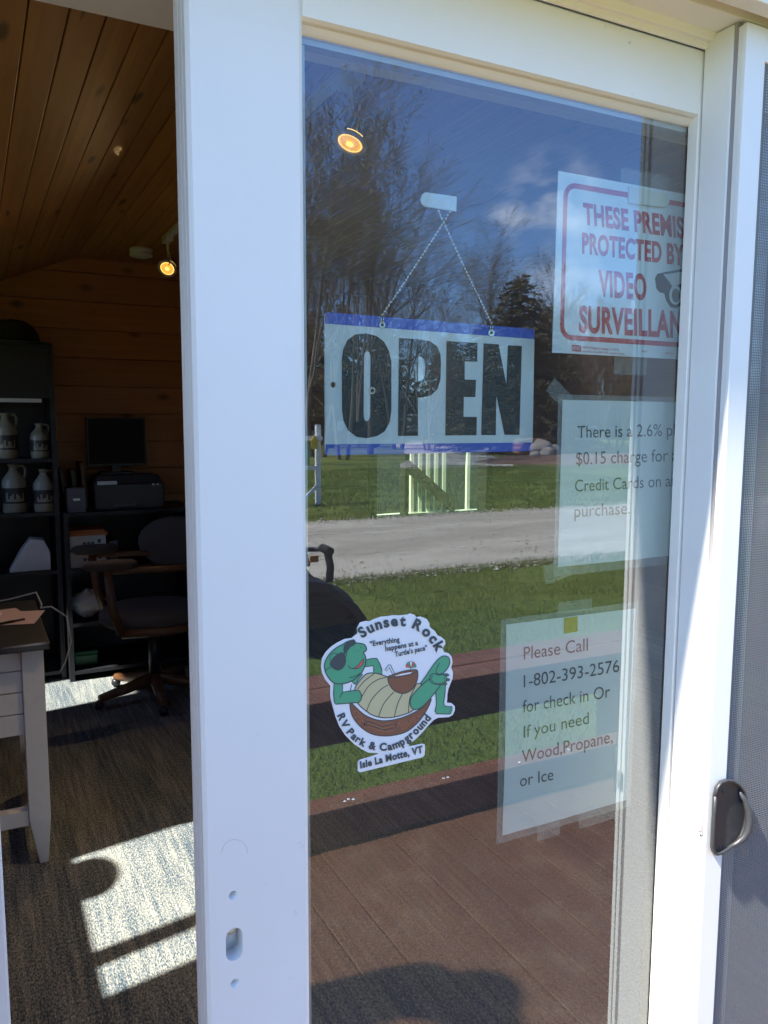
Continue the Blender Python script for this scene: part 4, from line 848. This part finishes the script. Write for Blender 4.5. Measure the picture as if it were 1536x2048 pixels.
# ================================================================== OUTDOORS, seen in the glass
# kerb beam along the deck edge, with screw heads
kb = MB(); kb.box(-2.2, 5.6, -1.868, -1.762, -.1195, .028); kb_o = kb.build('deck_kerb', M['benchwood'], bev=.006); tag(kb_o, 'brown painted beam along the far edge of the deck', 'kerb beam')
b = MB()
for x, y in ((1.62, -1.80), (1.64, -1.80), (1.19, -1.80), (1.21, -1.81), (1.225, -1.80), (1.98, -1.79), (2.25, -1.80), (2.7, -1.8), (.8, -1.8)):
    b.lathe([(.007, 0), (.006, .002), (0, .0025)], T(x, y, .0282), 10)
b.build('screw_head', M['signwhite'], kb_o)
bn = empty('deck_bench', (1.8, -2.3, -.4), 'long brown painted plank bench running along the deck edge', 'bench')
for y0 in (-2.295, -2.47): b = MB(); b.box(-1.8, 5.2, y0, y0 + .165, .262, .300); b.build('seat_plank', M['benchwood'], bn, bev=.005)
b = MB(); b.box(-1.8, 5.2, -2.172, -2.134, .105, .261); b.build('apron', M['benchwood'], bn, bev=.004)
for x in (-1.75, .0, 2.95, 5.05):
    b = MB(); b.box(x, x + .09, -2.40, -2.20, -.4, .261); b.build('leg', M['benchwood'], bn)
# quad bike parked on the lawn (only its front shows in the glass)
qb = empty('quad_bike', (2.25, -5.25, -.4), 'dark quad bike parked on the lawn before the gravel road', 'quad bike')
G = -.4
def qwheel(x, y):
    b = MB(); pr_ = [(.12, -.11), (.24, -.12), (.275, -.08), (.285, 0), (.275, .08), (.24, .12), (.12, .11)]; b.lathe(pr_, T(x, y, G + .285) @ RX(90), 24); w_ = b.build('wheel', M['tyre'], qb)
    b = MB(); b.lathe([(.0, -.09), (.12, -.10), (.12, .10), (.0, .09)], T(x, y, G + .285) @ RX(90), 16); b.build('rim', M['greyboard'], w_)
for x in (1.42, 2.60):
    for y in (-5.55, -4.95): qwheel(x, y)
b = MB(); b.prism([(1.15, -5.42, G + .45), (2.80, -5.42, G + .22), (2.86, -5.42, G + .30), (2.68, -5.42, G + .48), (2.50, -5.42, G + .72), (2.35, -5.42, G + .80), (2.1, -5.42, G + .66), (1.3, -5.42, G + .66), (1.1, -5.42, G + .60)], (0, .34, 0)); b.build('body', M['cardark'], qb, bev=.03)
b = MB()
for y0 in (-5.72, -5.06):
    b.prism([(2.18, y0, G + .56), (2.30, y0, G + .66), (2.60, y0, G + .60), (2.84, y0, G + .40), (2.98, y0, G + .20), (2.90, y0, G + .20), (2.78, y0, G + .36), (2.58, y0, G + .53), (2.36, y0, G + .56), (2.24, y0, G + .5)], (0, .28, 0))
    b.prism([(1.05, y0, G + .50), (1.12, y0, G + .64), (1.42, y0, G + .70), (1.75, y0, G + .6), (1.72, y0, G + .54), (1.42, y0, G + .63), (1.15, y0, G + .58)], (0, .28, 0))
b.build('fender', M['cardark'], qb, bev=.012)
b = MB(); b.prism([(1.25, -5.38, G + .70), (2.05, -5.38, G + .70), (2.15, -5.38, G + .82), (1.9, -5.38, G + .80), (1.4, -5.38, G + .86), (1.22, -5.38, G + .82)], (0, .26, 0)); b.build('seat', M['blackplastic'], qb, bev=.03)
b = MB(); b.tube([(2.46, -5.25, G + .68), (2.50, -5.25, G + .80)], .04, 8); b.tube([(2.60, -5.62, G + .86), (2.56, -5.45, G + .83), (2.50, -5.25, G + .80), (2.56, -5.05, G + .83), (2.60, -4.88, G + .86)], .020, 8); b.build('handlebar', M['blackplastic'], qb)
for y in (-5.66, -4.84): b = MB(); b.tube([(2.59, y - .07, G + .86), (2.60, y + .07, G + .85)], .034, 8); b.tube([(2.60, y, G + .86), (2.63, y, G + .72), (2.62, y, G + .60)], .030, 8); b.build('grip', M['tyre'], qb)
b = MB(); b.prism([(2.0, -5.5, G + .70), (2.54, -5.5, G + .70), (2.50, -5.5, G + .86), (2.40, -5.5, G + 1.06), (2.25, -5.5, G + 1.2), (2.05, -5.5, G + 1.26)], (0, .5, 0)); b.build('windshield', M['cardark'], qb, bev=.02)
b = MB(); b.box(2.47, 2.54, -4.872, -4.86, G + .76, G + .81); b.build('reflector', M['amber'], qb)
b = MB()
for y in (-5.5, -5.0): b.lathe([(.05, 0), (.05, .02), (.03, .035), (0, .04)], T(2.84, y, G + .30) @ RY(90), 14)
b.build('headlight', M['darkglass'], qb)
qb.location.x -= .17
# white post sign frame at the lane
ps = empty('post_sign_frame', (6.8, -15.5, -.4), 'white timber post frame with a small yellow tag, on the far lawn', 'sign post')
b = MB(); b.box(6.76, 6.86, -15.55, -15.45, -.4, 1.36); b.box(5.1, 5.2, -15.55, -15.45, -.4, 1.36); b.build('post', M['carwhite'], ps)
b = MB(); b.box(5.0, 6.86, -15.44, -15.36, 1.02, 1.12); b.box(5.2, 6.76, -15.53, -15.47, .38, .46); b.prism([(6.76, -15.5, .05), (6.85, -15.5, .05), (6.42, -15.5, -.36), (6.32, -15.5, -.36)], (0, .06, 0)); b.build('rail', M['carwhite'], ps)
b = MB(); b.prism([(6.58, -15.35, .84), (6.74, -15.35, .84), (6.74, -15.35, 1.02), (6.66, -15.35, 1.14), (6.58, -15.35, 1.02)], (0, .03, 0)); b.build('tag', M['yellow'], ps)
b = MB(); b.box(5.3, 6.6, -15.5, -15.47, .47, 1.0); b.build('sign_board', M['st_green'], ps)
# ------------------------------------------------------------------ standing grass on the lawn nearest the deck and along the road
def blades(name, n, x0, x1, y0, y1, h0, h1, w, seed, keep=None):
    rnd = random.Random(seed); vs = []; fs = []
    for i in range(n):
        x, y = rnd.uniform(x0, x1), rnd.uniform(y0, y1)
        if keep and not keep(x, y, rnd): continue
        hh = rnd.uniform(h0, h1); a = rnd.uniform(0, 2 * PI); dx, dy = math.cos(a) * w, math.sin(a) * w; lx, ly = rnd.gauss(0, .4) * hh, rnd.gauss(0, .4) * hh
        k = len(vs); vs += [(x - dx, y - dy, -.401), (x + dx, y + dy, -.401), (x + lx, y + ly, -.40 + hh)]; fs.append((k, k + 1, k + 2))
    mb = MB(); mb.add(vs, fs); tag(mb.build(name, M['blade'], noweld=True), 'short uneven grass of the lawn', 'grass', kind='stuff')
patchy = lambda x, y, r: r.random() < .35 + .65 * (math.sin(x * 2.1 + 1.3 * math.sin(y * 1.7)) * math.sin(y * 2.6 + x * .6) > -.25)
blades('grass', 90000, .3, 8.5, -7.45, -1.95, .015, .05, .0035, 1, patchy)
blades('grass', 9000, -2, 14, -7.62, -7.30, .02, .08, .006, 2, None)
blades('grass', 60000, 4.5, 19, -27, -12.5, .03, .09, .010, 3, patchy)
rnd = random.Random(31); gs_ = MB()
for i in range(5200):
    x = rnd.uniform(1.5, 15); y = rnd.choice((rnd.uniform(-12.8, -7.3), rnd.gauss(-7.5, .12), rnd.gauss(-12.6, .2))); r_ = rnd.uniform(.008, .026); c = Vector((x, y, -.395 + r_ * .3)); q_ = rnd.uniform(0, 6)
    ring = [c + Vector((r_ * math.cos(q_ + k * 1.571) * rnd.uniform(.7, 1.3), r_ * math.sin(q_ + k * 1.571) * rnd.uniform(.7, 1.3), 0)) for k in range(4)]
    gs_.add(ring + [c + Vector((0, 0, r_ * .8))], [(0, 1, 4), (1, 2, 4), (2, 3, 4), (3, 0, 4)])
tag(gs_.build('gravel', M['stone'], noweld=True), 'loose stones lying on and beside the gravel road', 'gravel', kind='stuff')
# ------------------------------------------------------------------ trees
def grow(seed, H, spread, levels=5, up=.35, kids=(5, 5, 5, 4, 4), trunks=1, lean=0.0, r0=.16, twigr=.012, first=.3):
    rnd = random.Random(seed); wood_, twig_ = MB(), MB(); tips = []
    def branch(p, d, L, r, lev):
        n = 5 if lev < 2 else 3; pts = [p]; q = p.copy(); dd = d.copy()
        for i in range(n):
            dd = (dd + Vector((rnd.gauss(0, .10), rnd.gauss(0, .10), rnd.gauss(0, .06) + up * .10)) * (1 if lev else .45)).normalized(); q = q + dd * (L / n); pts.append(q.copy())
        rs = [r * (1 - .70 * i / n) for i in range(n + 1)]
        (wood_ if lev < 2 else twig_).tube(pts, [max(x, twigr * .5) for x in rs], 6 if lev == 0 else (4 if lev == 1 else 3), False)
        if lev >= levels - 1:
            tips.append(q.copy()); return
        k = kids[lev]
        for i in range(k):
            t = first + (1 - first) * (i + rnd.random()) / k if lev == 0 else .25 + .75 * (i + rnd.random()) / k
            f = t * n; a = int(min(f, n - 1)); pp = pts[a].lerp(pts[a + 1], f - a)
            base = (pts[a + 1] - pts[a]).normalized(); side = base.cross(Vector((rnd.gauss(0, 1), rnd.gauss(0, 1), rnd.gauss(0, 1)))).normalized()
            ang = math.radians(rnd.uniform(24, 52) * spread); nd = (base * math.cos(ang) + side * math.sin(ang)).normalized()
            if lev == 0: nd = (nd + Vector((0, 0, .25))).normalized()
            branch(pp, nd, L * rnd.uniform(.42, .66) * (1.0 if lev else (1.15 - .55 * t)), r * (1 - .7 * t) * .62, lev + 1)
        if lev < levels - 1: branch(q, dd, L * .42, rs[-1] * .9, lev + 1)
    for t in range(trunks):
        a = 2 * PI * t / max(trunks, 1) + rnd.random(); d = Vector((math.cos(a) * lean, math.sin(a) * lean, 1)).normalized()
        branch(Vector((math.cos(a) * .3 * (trunks > 1), math.sin(a) * .3 * (trunks > 1), -.1)), d, H * rnd.uniform(.58, .70), r0, 0)
    return wood_, twig_, tips
def bare_tree(seed, H, spread, barkm, twigm, label, group, buds=0, **k):
    w_, t_, tips = grow(seed, H, spread, **k); r = empty('bare_tree', (0, 0, 0), label, 'tree', group)
    w_.build('trunk', M[barkm], r, noweld=True)
    rnd = random.Random(seed + 99)
    if buds:
        t_.m = 1
        for p in tips:
            if rnd.random() < buds:
                for k2 in range(8):
                    c = p + Vector((rnd.gauss(0, .25), rnd.gauss(0, .25), rnd.gauss(0, .25))); u = Vector((rnd.gauss(0, 1), rnd.gauss(0, 1), rnd.gauss(0, 1))).normalized(); v = u.orthogonal().normalized(); s_ = rnd.uniform(.02, .05)
                    t_.add([c - u * s_, c + v * s_ * .6, c + u * s_, c - v * s_ * .6], [(0, 1, 2, 3)])
    t_.build('crown', [M[twigm], M['bud']], r, noweld=True)
    return r
def put(r, x, y, s_=1.0, rz_=0.0): r.location = (x, y, -.4); r.scale = (s_, s_, s_); r.rotation_euler = (0, 0, rz_)
GB = 'bare trees beyond the gravel road'
def X(px, Y): return reflY((px, 830), Y).x
kindA = bare_tree(1, 17, 1.0, 'bark', 'twig', 'tall bare tree', GB, .9, trunks=2, lean=.16, r0=.17)
kindB = bare_tree(7, 18, .75, 'bark', 'twig', 'tall bare tree', GB, .25, trunks=1, r0=.19, kids=(8, 5, 5, 4, 4))
kindC = bare_tree(12, 15, .9, 'barkpale', 'twig', 'bare tree', GB, .5, trunks=3, lean=.22, r0=.12)
kindD = bare_tree(21, 9, .85, 'bark', 'twigred', 'brown bare shrub tree', GB, 0, trunks=4, lean=.35, r0=.07, first=.12)
plan = [(kindA, 640, -37, 1.0, .3, 'budding multi stemmed bare tree at the left edge of the glass'), (kindB, 745, -39, 1.02, 1.2, 'tallest straight bare tree, right of the lit spotlight'), (kindC, 690, -34, .84, 2.2, 'pale stemmed budding tree between the two tall bare trees'),
        (kindA, 800, -46, .86, 3.9, 'budding bare tree behind the hook of the OPEN sign'), (kindB, 980, -50, .98, 2.6, 'thin upright bare tree above the dark conifer'), (kindC, 1050, -52, .95, .4, 'bare tree with fine branches left of the surveillance sign'),
        (kindC, 590, -30, .95, 5.0, 'pale stemmed tree partly hidden by the door stile'), (kindB, 610, -46, .95, 4.4, 'tall bare tree behind the door stile'), (kindA, 720, -52, 1.05, 1.9, 'budding bare tree far behind the others'), (kindC, 860, -42, .62, 3.1, 'small bare tree leaning over the lane above the OPEN sign'),
        (kindD, 1170, -38, 1.0, .2, 'brown bare shrub tree beside the boulders'), (kindD, 1230, -41, 1.1, 2.0, 'brown bare shrub tree behind the charge notice'), (kindD, 1120, -48, 1.05, 3.3, 'brown bare shrub tree right of the conifer'), (kindD, 900, -58, 1.1, 4.1, 'brown bare shrub tree at the end of the lane'), (kindC, 1200, -60, .9, 1.0, 'bare tree standing far behind the boulders'), (kindD, 1290, -46, 1.2, 1.0, 'brown bare shrub tree at the far right of the lawn')]
used = set()
for kd, px, Y, s_, rz_, lb in plan:
    r = kd if kd.name not in used else copy_tree(kd)
    used.add(kd.name); put(r, X(px, Y), Y, s_, rz_); r['label'] = lb
def conifer(seed, H, R, label, m_='needle', dens=9000):
    rnd = random.Random(seed); r = empty('conifer', (0, 0, 0), label, 'tree', 'evergreens beyond the lawn')
    b = MB(); b.tube([(0, 0, -.2), (.05, 0, H * .5), (0, .05, H * .97)], [.26, .15, .03], 8); b.build('trunk', M['bark'], r, noweld=True)
    c = MB(); z = H * .06
    while z < H * .985:
        f = 1 - z / H; k = 7 + int(6 * f)
        for i in range(k):
            if rnd.random() < .10: continue
            a = rnd.uniform(0, 2 * PI); L = R * (f ** .62) * rnd.uniform(.62, 1.12) + .15; d = Vector((math.cos(a), math.sin(a), rnd.uniform(-.25, .12))); s0 = Vector((0, 0, z + rnd.uniform(-.2, .2)))
            nseg = max(5, int(L * 9))
            for q in range(nseg):
                t = (q + rnd.random()) / nseg; base = s0 + d * (L * t) + Vector((0, 0, -.35 * L * t * t + .18 * L * t ** 3))
                for w_ in range(4):
                    u = (d * .6 + Vector((rnd.gauss(0, .6), rnd.gauss(0, .6), rnd.gauss(-.12, .35)))).normalized(); v = u.cross(Vector((rnd.gauss(0, 1), rnd.gauss(0, 1), rnd.gauss(0, 1)))).normalized(); ll = rnd.uniform(.16, .34); ww = rnd.uniform(.03, .06)
                    c.add([base - v * ww, base + u * ll * .6 + v * ww * .2 - v * ww, base + u * ll, base + u * ll * .5 + v * ww], [(0, 1, 2, 3)])
        z += H * .022
    c.build('crown', M[m_], r, noweld=True); return r
ka = conifer(3, 10.0, 4.7, 'broad dark conifer, the nearest evergreen behind the OPEN sign', 'needle2'); put(ka, X(1035, -37), -37, 1.0, 0)
for px, Y, s_, rz_, lb in ((1088, -42, .92, 1.3, 'dark conifer just right of the broad one'), (960, -48, .86, 2.2, 'dark conifer at the right side of the lane'), (900, -64, 1.0, .6, 'dark conifer at the far end of the lane'), (690, -62, 1.15, 2.9, 'dark conifer behind the tall bare trees'), (620, -58, 1.05, 4.4, 'dark conifer behind the white post frame'), (770, -68, 1.1, 5.2, 'dark conifer left of the lane end'), (1150, -66, .95, .9, 'dark conifer far behind the boulders'), (1260, -64, 1.0, 3.6, 'dark conifer at the far right of the wood')):
    r = copy_tree(ka); put(r, X(px, Y), Y, s_, rz_); r['label'] = lb
# far wood that closes the horizon: low brush, one mass
rnd = random.Random(77); fw = MB()
for i in range(14000):
    x = rnd.uniform(-60, 190); y = rnd.uniform(-112, -88) ; hgt = 5.5 + 2.2 * math.sin(x * .17) + 1.2 * math.sin(x * .53 + 1) + rnd.gauss(0, .5); z = -.4 + hgt * rnd.random() ** .8
    c = Vector((x, y, z)); u = Vector((rnd.gauss(0, .5), rnd.gauss(0, .3), rnd.gauss(0, 1))).normalized(); v = u.cross(Vector((rnd.gauss(0, .3), 1, 0))).normalized(); s_ = rnd.uniform(.4, 1.0)
    fw.add([c - v * s_ * .35, c - u * s_, c + v * s_ * .35, c + u * s_], [(0, 1, 2, 3)])
tag(fw.build('far_wood', [M['needle2']], noweld=True), 'distant brown and green wood along the horizon', 'wood', kind='stuff')
# ------------------------------------------------------------------ boulders, logs, shed, trailer, vehicles
def boulder(c, sx, sy, sz, seed, lb):
    rnd = random.Random(seed); b = MB(); b.ball((0, 0, 0), 1.0, 14, 9); ph = [rnd.uniform(0, 6) for _ in range(6)]
    b.v = [tuple(Vector((v[0] * sx, v[1] * sy, v[2] * sz)) * (1 + .16 * math.sin(3 * v[0] + ph[0]) * math.cos(2.6 * v[1] + ph[1]) + .10 * math.sin(5 * v[2] + ph[2] + 3 * v[0])) + Vector(c)) for v in b.v]
    o = b.build('boulder', M['rock']); tag(o, lb, 'boulder', 'boulders beside the lane'); return o
for i, (px, Y, s_, lb) in enumerate(((1082, -33, .6, 'large pale boulder nearest the conifer'), (1096, -32, .36, 'small pale boulder before the large one'), (1106, -33.5, .45, 'middle boulder beside the trailer'), (1072, -31.5, .26, 'smallest boulder on the bare ground'))):
    boulder((X(px, Y), Y, -.4 + s_ * .5), s_ * 1.1, s_ * .8, s_ * .9, i, lb)
lgx = X(1033, -36); lp = empty('log_pile', (lgx, -34.5, -.4), 'stack of cut orange brown logs beside the lane', 'log pile'); b = MB(); rnd = random.Random(4)
for row in range(4):
    for k in range(9 - row):
        r_ = .12 + rnd.uniform(-.015, .02); xx = lgx - 1.1 + row * .12 + k * .25; zz = -.4 + .13 + row * .22
        b.lathe([(r_, -.5), (r_, .5)], T(xx, -34.5 + rnd.uniform(-.05, .05), zz) @ RX(90), 10)
b.build('logs', M['log'], lp)
shx = X(1022, -40); sh = empty('shed', (shx, -40, -.4), 'low shed with a tan gabled roof behind the log pile', 'shed'); b = MB(); b.box(shx - 1.3, shx + 1.3, -41, -39, -.4, .75); b.build('wall', M['siding'], sh)
b = MB(); b.prism([(shx - 1.55, -41.2, .72), (shx + 1.55, -41.2, .72), (shx + .9, -41.2, 1.5), (shx - .9, -41.2, 1.5)], (0, 2.4, 0)); b.build('roof', M['tanroof'], sh)
def trailer(x, y, L, lb, rz_=0.0):
    r = empty('camper_trailer', (x, y, -.4), lb, 'camper', 'campers parked beyond the lawn', rz_); m_ = T(x, y, -.4) @ Matrix.Rotation(rz_, 4, 'Z')
    b = MB(); b.prism([m_ @ Vector(p) for p in ((-L / 2, -1.1, .55), (L / 2 - .3, -1.1, .55), (L / 2, -1.1, 1.0), (L / 2 - .2, -1.1, 2.5), (-L / 2 + .2, -1.1, 2.75), (-L / 2, -1.1, 2.4))], m_.to_3x3() @ Vector((0, 2.2, 0))); b.build('body', M['carwhite'], r, bev=.08)
    for k in range(3):
        b = MB(); b.box(-L / 2 + .6 + k * L * .3, -L / 2 + 1.5 + k * L * .3, 1.10, 1.13, 1.4, 2.0, m_); b.build('window', M['darkglass'], r)
    b = MB(); b.box(-L / 2 + .1, L / 2 - .4, 1.10, 1.118, .95, 1.05, m_); b.build('stripe', M['greyboard'], r)
    for k in (-.45, .45): b = MB(); b.lathe([(.32, -.1), (.34, 0), (.32, .1)], m_ @ T(k, 1.02, .33) @ RX(90), 16); b.build('wheel', M['tyre'], r)
trailer(X(765, -76), -76, 6.5, 'white camper trailer far down the lane, left of its end'); trailer(X(800, -82), -82, 7.0, 'white camper trailer at the very end of the lane', .3); trailer(X(720, -72), -72, 5.5, 'white camper trailer among the trees left of the lane', -.2)
utx = X(1112, -38); ut = empty('utility_trailer', (utx, -38, -.4), 'flat grey utility trailer parked behind the boulders', 'trailer')
b = MB(); b.box(utx - 1.7, utx + 2.6, -38.8, -37.2, .30, .42); b.tube([(utx - 1.7, -38, .36), (utx - 2.7, -38, .3)], .06, 6); b.build('bed', M['greyboard'], ut)
b = MB()
for x_ in (-1.6, -.5, .6, 1.7, 2.5): b.tube([(utx + x_, -37.25, .42), (utx + x_, -37.25, 1.1)], .04, 6)
b.tube([(utx - 1.6, -37.25, 1.1), (utx + 2.5, -37.25, 1.1)], .05, 6); b.tube([(utx - 1.6, -37.25, .78), (utx + 2.5, -37.25, .78)], .05, 6); b.build('side_rail', M['silver'], ut)
for k in (-.2, 1.0): b = MB(); b.lathe([(.33, -.1), (.36, 0), (.33, .1)], T(utx + k, -37.1, -.04) @ RX(90), 16); b.build('wheel', M['tyre'], ut)
# dark pickup parked at the left end of the lawn
pux = X(700, -50); pu = empty('pickup_truck', (pux, -50, -.4), 'dark pickup truck parked under the trees behind the OPEN sign', 'truck')
b = MB(); b.prism([(pux - 2.6, -50.9, .10), (pux + 2.6, -50.9, .10), (pux + 2.65, -50.9, .62), (pux + 1.3, -50.9, .78), (pux + .7, -50.9, 1.42), (pux - .6, -50.9, 1.42), (pux - .8, -50.9, .78), (pux - 2.65, -50.9, .72)], (0, 1.8, 0)); b.build('body', M['cardark'], pu, bev=.06)
b = MB(); b.prism([(pux - .5, -49.09, .82), (pux + 1.1, -49.09, .82), (pux + .62, -49.09, 1.32), (pux - .5, -49.09, 1.32)], (0, .02, 0)); b.build('window', M['darkglass'], pu)
for k in (-1.7, 1.7): b = MB(); b.lathe([(.34, -.12), (.38, 0), (.34, .12)], T(pux + k, -49.1, -.02) @ RX(90), 16); b.build('wheel', M['tyre'], pu)
b = MB(); b.box(pux + 2.58, pux + 2.68, -49.5, -49.15, .42, .58); b.build('headlight', M['amber'], pu)
# ------------------------------------------------------------------ the photographer: stands before the gap; only the shadow shows
pe = empty('person', (-.10, -1.16, -.12), 'person in a navy jacket and jeans standing on the deck, raising a phone', 'person')
def skinned(name, verts, edges, radii, m_, root=0):
    me = bpy.data.meshes.new(name); o = bpy.data.objects.new(name, me); COL.objects.link(o)
    inv = root_matrix(pe).inverted(); me.from_pydata([tuple(inv @ Vector(v)) for v in verts], edges, []); me.materials.append(m_)
    o.parent = pe; o.modifiers.new('skin', 'SKIN'); me.skin_vertices[0].data[root].use_root = True
    for i, r_ in enumerate(radii): me.skin_vertices[0].data[i].radius = r_ if isinstance(r_, tuple) else (r_, r_)
    o.modifiers.new('smooth', 'SUBSURF').levels = 2; o.modifiers['smooth'].render_levels = 2; o.modifiers['skin'].use_smooth_shade = True; return o
cx, cyy, g0 = -.10, -1.18, -.12
V = [(cx, cyy, g0 + .95), (cx, cyy - .01, g0 + 1.12), (cx, cyy, g0 + 1.32), (cx, cyy + .02, g0 + 1.44), (cx, cyy + .05, g0 + 1.54), (cx, cyy + .08, g0 + 1.66), (cx, cyy + .075, g0 + 1.76),
     (cx - .19, cyy, g0 + 1.38), (cx - .26, cyy + .08, g0 + 1.16), (cx - .08, cyy + .25, g0 + 1.40), (cx + .02, cyy + .305, g0 + 1.51),
     (cx + .19, cyy, g0 + 1.38), (cx + .28, cyy + .08, g0 + 1.16), (cx + .23, cyy + .25, g0 + 1.40), (cx + .17, cyy + .305, g0 + 1.51),
     (cx - .10, cyy, g0 + .88), (cx - .12, cyy + .02, g0 + .48), (cx - .13, cyy, g0 + .09), (cx - .14, cyy + .14, g0 + .045),
     (cx + .10, cyy, g0 + .88), (cx + .12, cyy + .02, g0 + .48), (cx + .13, cyy, g0 + .09), (cx + .14, cyy + .14, g0 + .045)]
E_ = [(0, 1), (1, 2), (2, 3), (3, 4), (4, 5), (5, 6), (2, 7), (7, 8), (8, 9), (9, 10), (2, 11), (11, 12), (12, 13), (13, 14), (0, 15), (15, 16), (16, 17), (17, 18), (0, 19), (19, 20), (20, 21), (21, 22)]
Rr = [(.15, .11), (.14, .10), (.16, .11), (.07, .065), (.058, .058), (.082, .098), (.068, .08), .068, .05, .037, .030, .068, .05, .037, .030, .088, .062, .045, .035, .088, .062, .045, .035]
sk_r = [tuple(x * (.78 if i in (0, 1, 2, 7, 8, 11, 12, 15, 16, 19, 20) else 1.0) for x in (r_ if isinstance(r_, tuple) else (r_, r_))) for i, r_ in enumerate(Rr)]
skinned('body', V, E_, sk_r, M['skin'])
def shell(name, idx, add, m_, ed):
    mp_ = {v: i for i, v in enumerate(idx)}; skinned(name, [V[i] for i in idx], [(mp_[a], mp_[b_]) for a, b_ in ed], [tuple(x + add for x in (Rr[i] if isinstance(Rr[i], tuple) else (Rr[i], Rr[i]))) for i in idx], m_)
V += [(cx, cyy, g0 + .86), (cx, cyy, g0 + 1.02)]; Rr += [(.175, .125), (.15, .11)]      # hem of the jacket, waistband
shell('jacket', [1, 2, 3, 7, 8, 9, 11, 12, 13, 0, 23], .012, M['cloth'], [(23, 0), (0, 1), (1, 2), (2, 3), (2, 7), (7, 8), (8, 9), (2, 11), (11, 12), (12, 13)])
shell('jeans', [24, 0, 15, 16, 17, 19, 20, 21], .006, M['jeans'], [(24, 0), (0, 15), (15, 16), (16, 17), (0, 19), (19, 20), (20, 21)])
hc = Vector((cx, cyy + .07, g0 + 1.72)); b = MB(); b.lathe([(.098, -.01), (.106, .03), (.098, .08), (.07, .115), (.0, .128)], T(*hc), 20); b.prism([hc + Vector((.09 * math.cos(a), .09 * math.sin(a) + (.09 if 0 < i < 8 else 0), .0)) for i, a in enumerate([k * PI / 8 for k in range(9)])], (0, 0, .008)); b.build('cap', M['capcloth'], pe)
b = MB()
for sx_ in (-1, 1): b.ball(hc + Vector((sx_ * .034, .085, -.06)), .012, 8, 6); b.ball(hc + Vector((sx_ * .092, -.005, -.07)), .026, 8, 6, (.4, .8, 1.2))
b.prism([hc + Vector((-.014, .088, -.105)), hc + Vector((.014, .088, -.105)), hc + Vector((0, .085, -.06))], (0, .022, 0)); b.build('face', M['skin'], pe, bev=.003)
b = MB(); b.ball((0, 0, 0), 1, 16, 10); b = MB()
for side, ctr, sg_ in (('l', V[10], 1), ('r', V[14], -1)):
    c = Vector(ctr)
    for k in range(4):
        z_ = .012 + k * .019; L_ = (.050, .058, .055, .045)[k]
        b.tube([c + Vector((0, .012, z_ - .03)), c + Vector((sg_ * L_ * .4, .026, z_ - .03)), c + Vector((sg_ * L_ * .8, .022, z_ - .032)), c + Vector((sg_ * L_, .010, z_ - .034))], [.009, .0088, .0082, .006], 8)
    b.tube([c + Vector((0, .0, -.02)), c + Vector((sg_ * .02, -.014, .0)), c + Vector((sg_ * .035, -.012, .022))], [.011, .010, .007], 8)
b.build('hand', M['skin'], pe)
ph = MB(); ph.box(-.036, .036, -.852, -.844, 1.33, 1.478, T(-.0, 0, 0)); o = ph.build('phone', M['black'], bev=.003); tag(o, 'black phone held up in both hands of the person', 'phone')
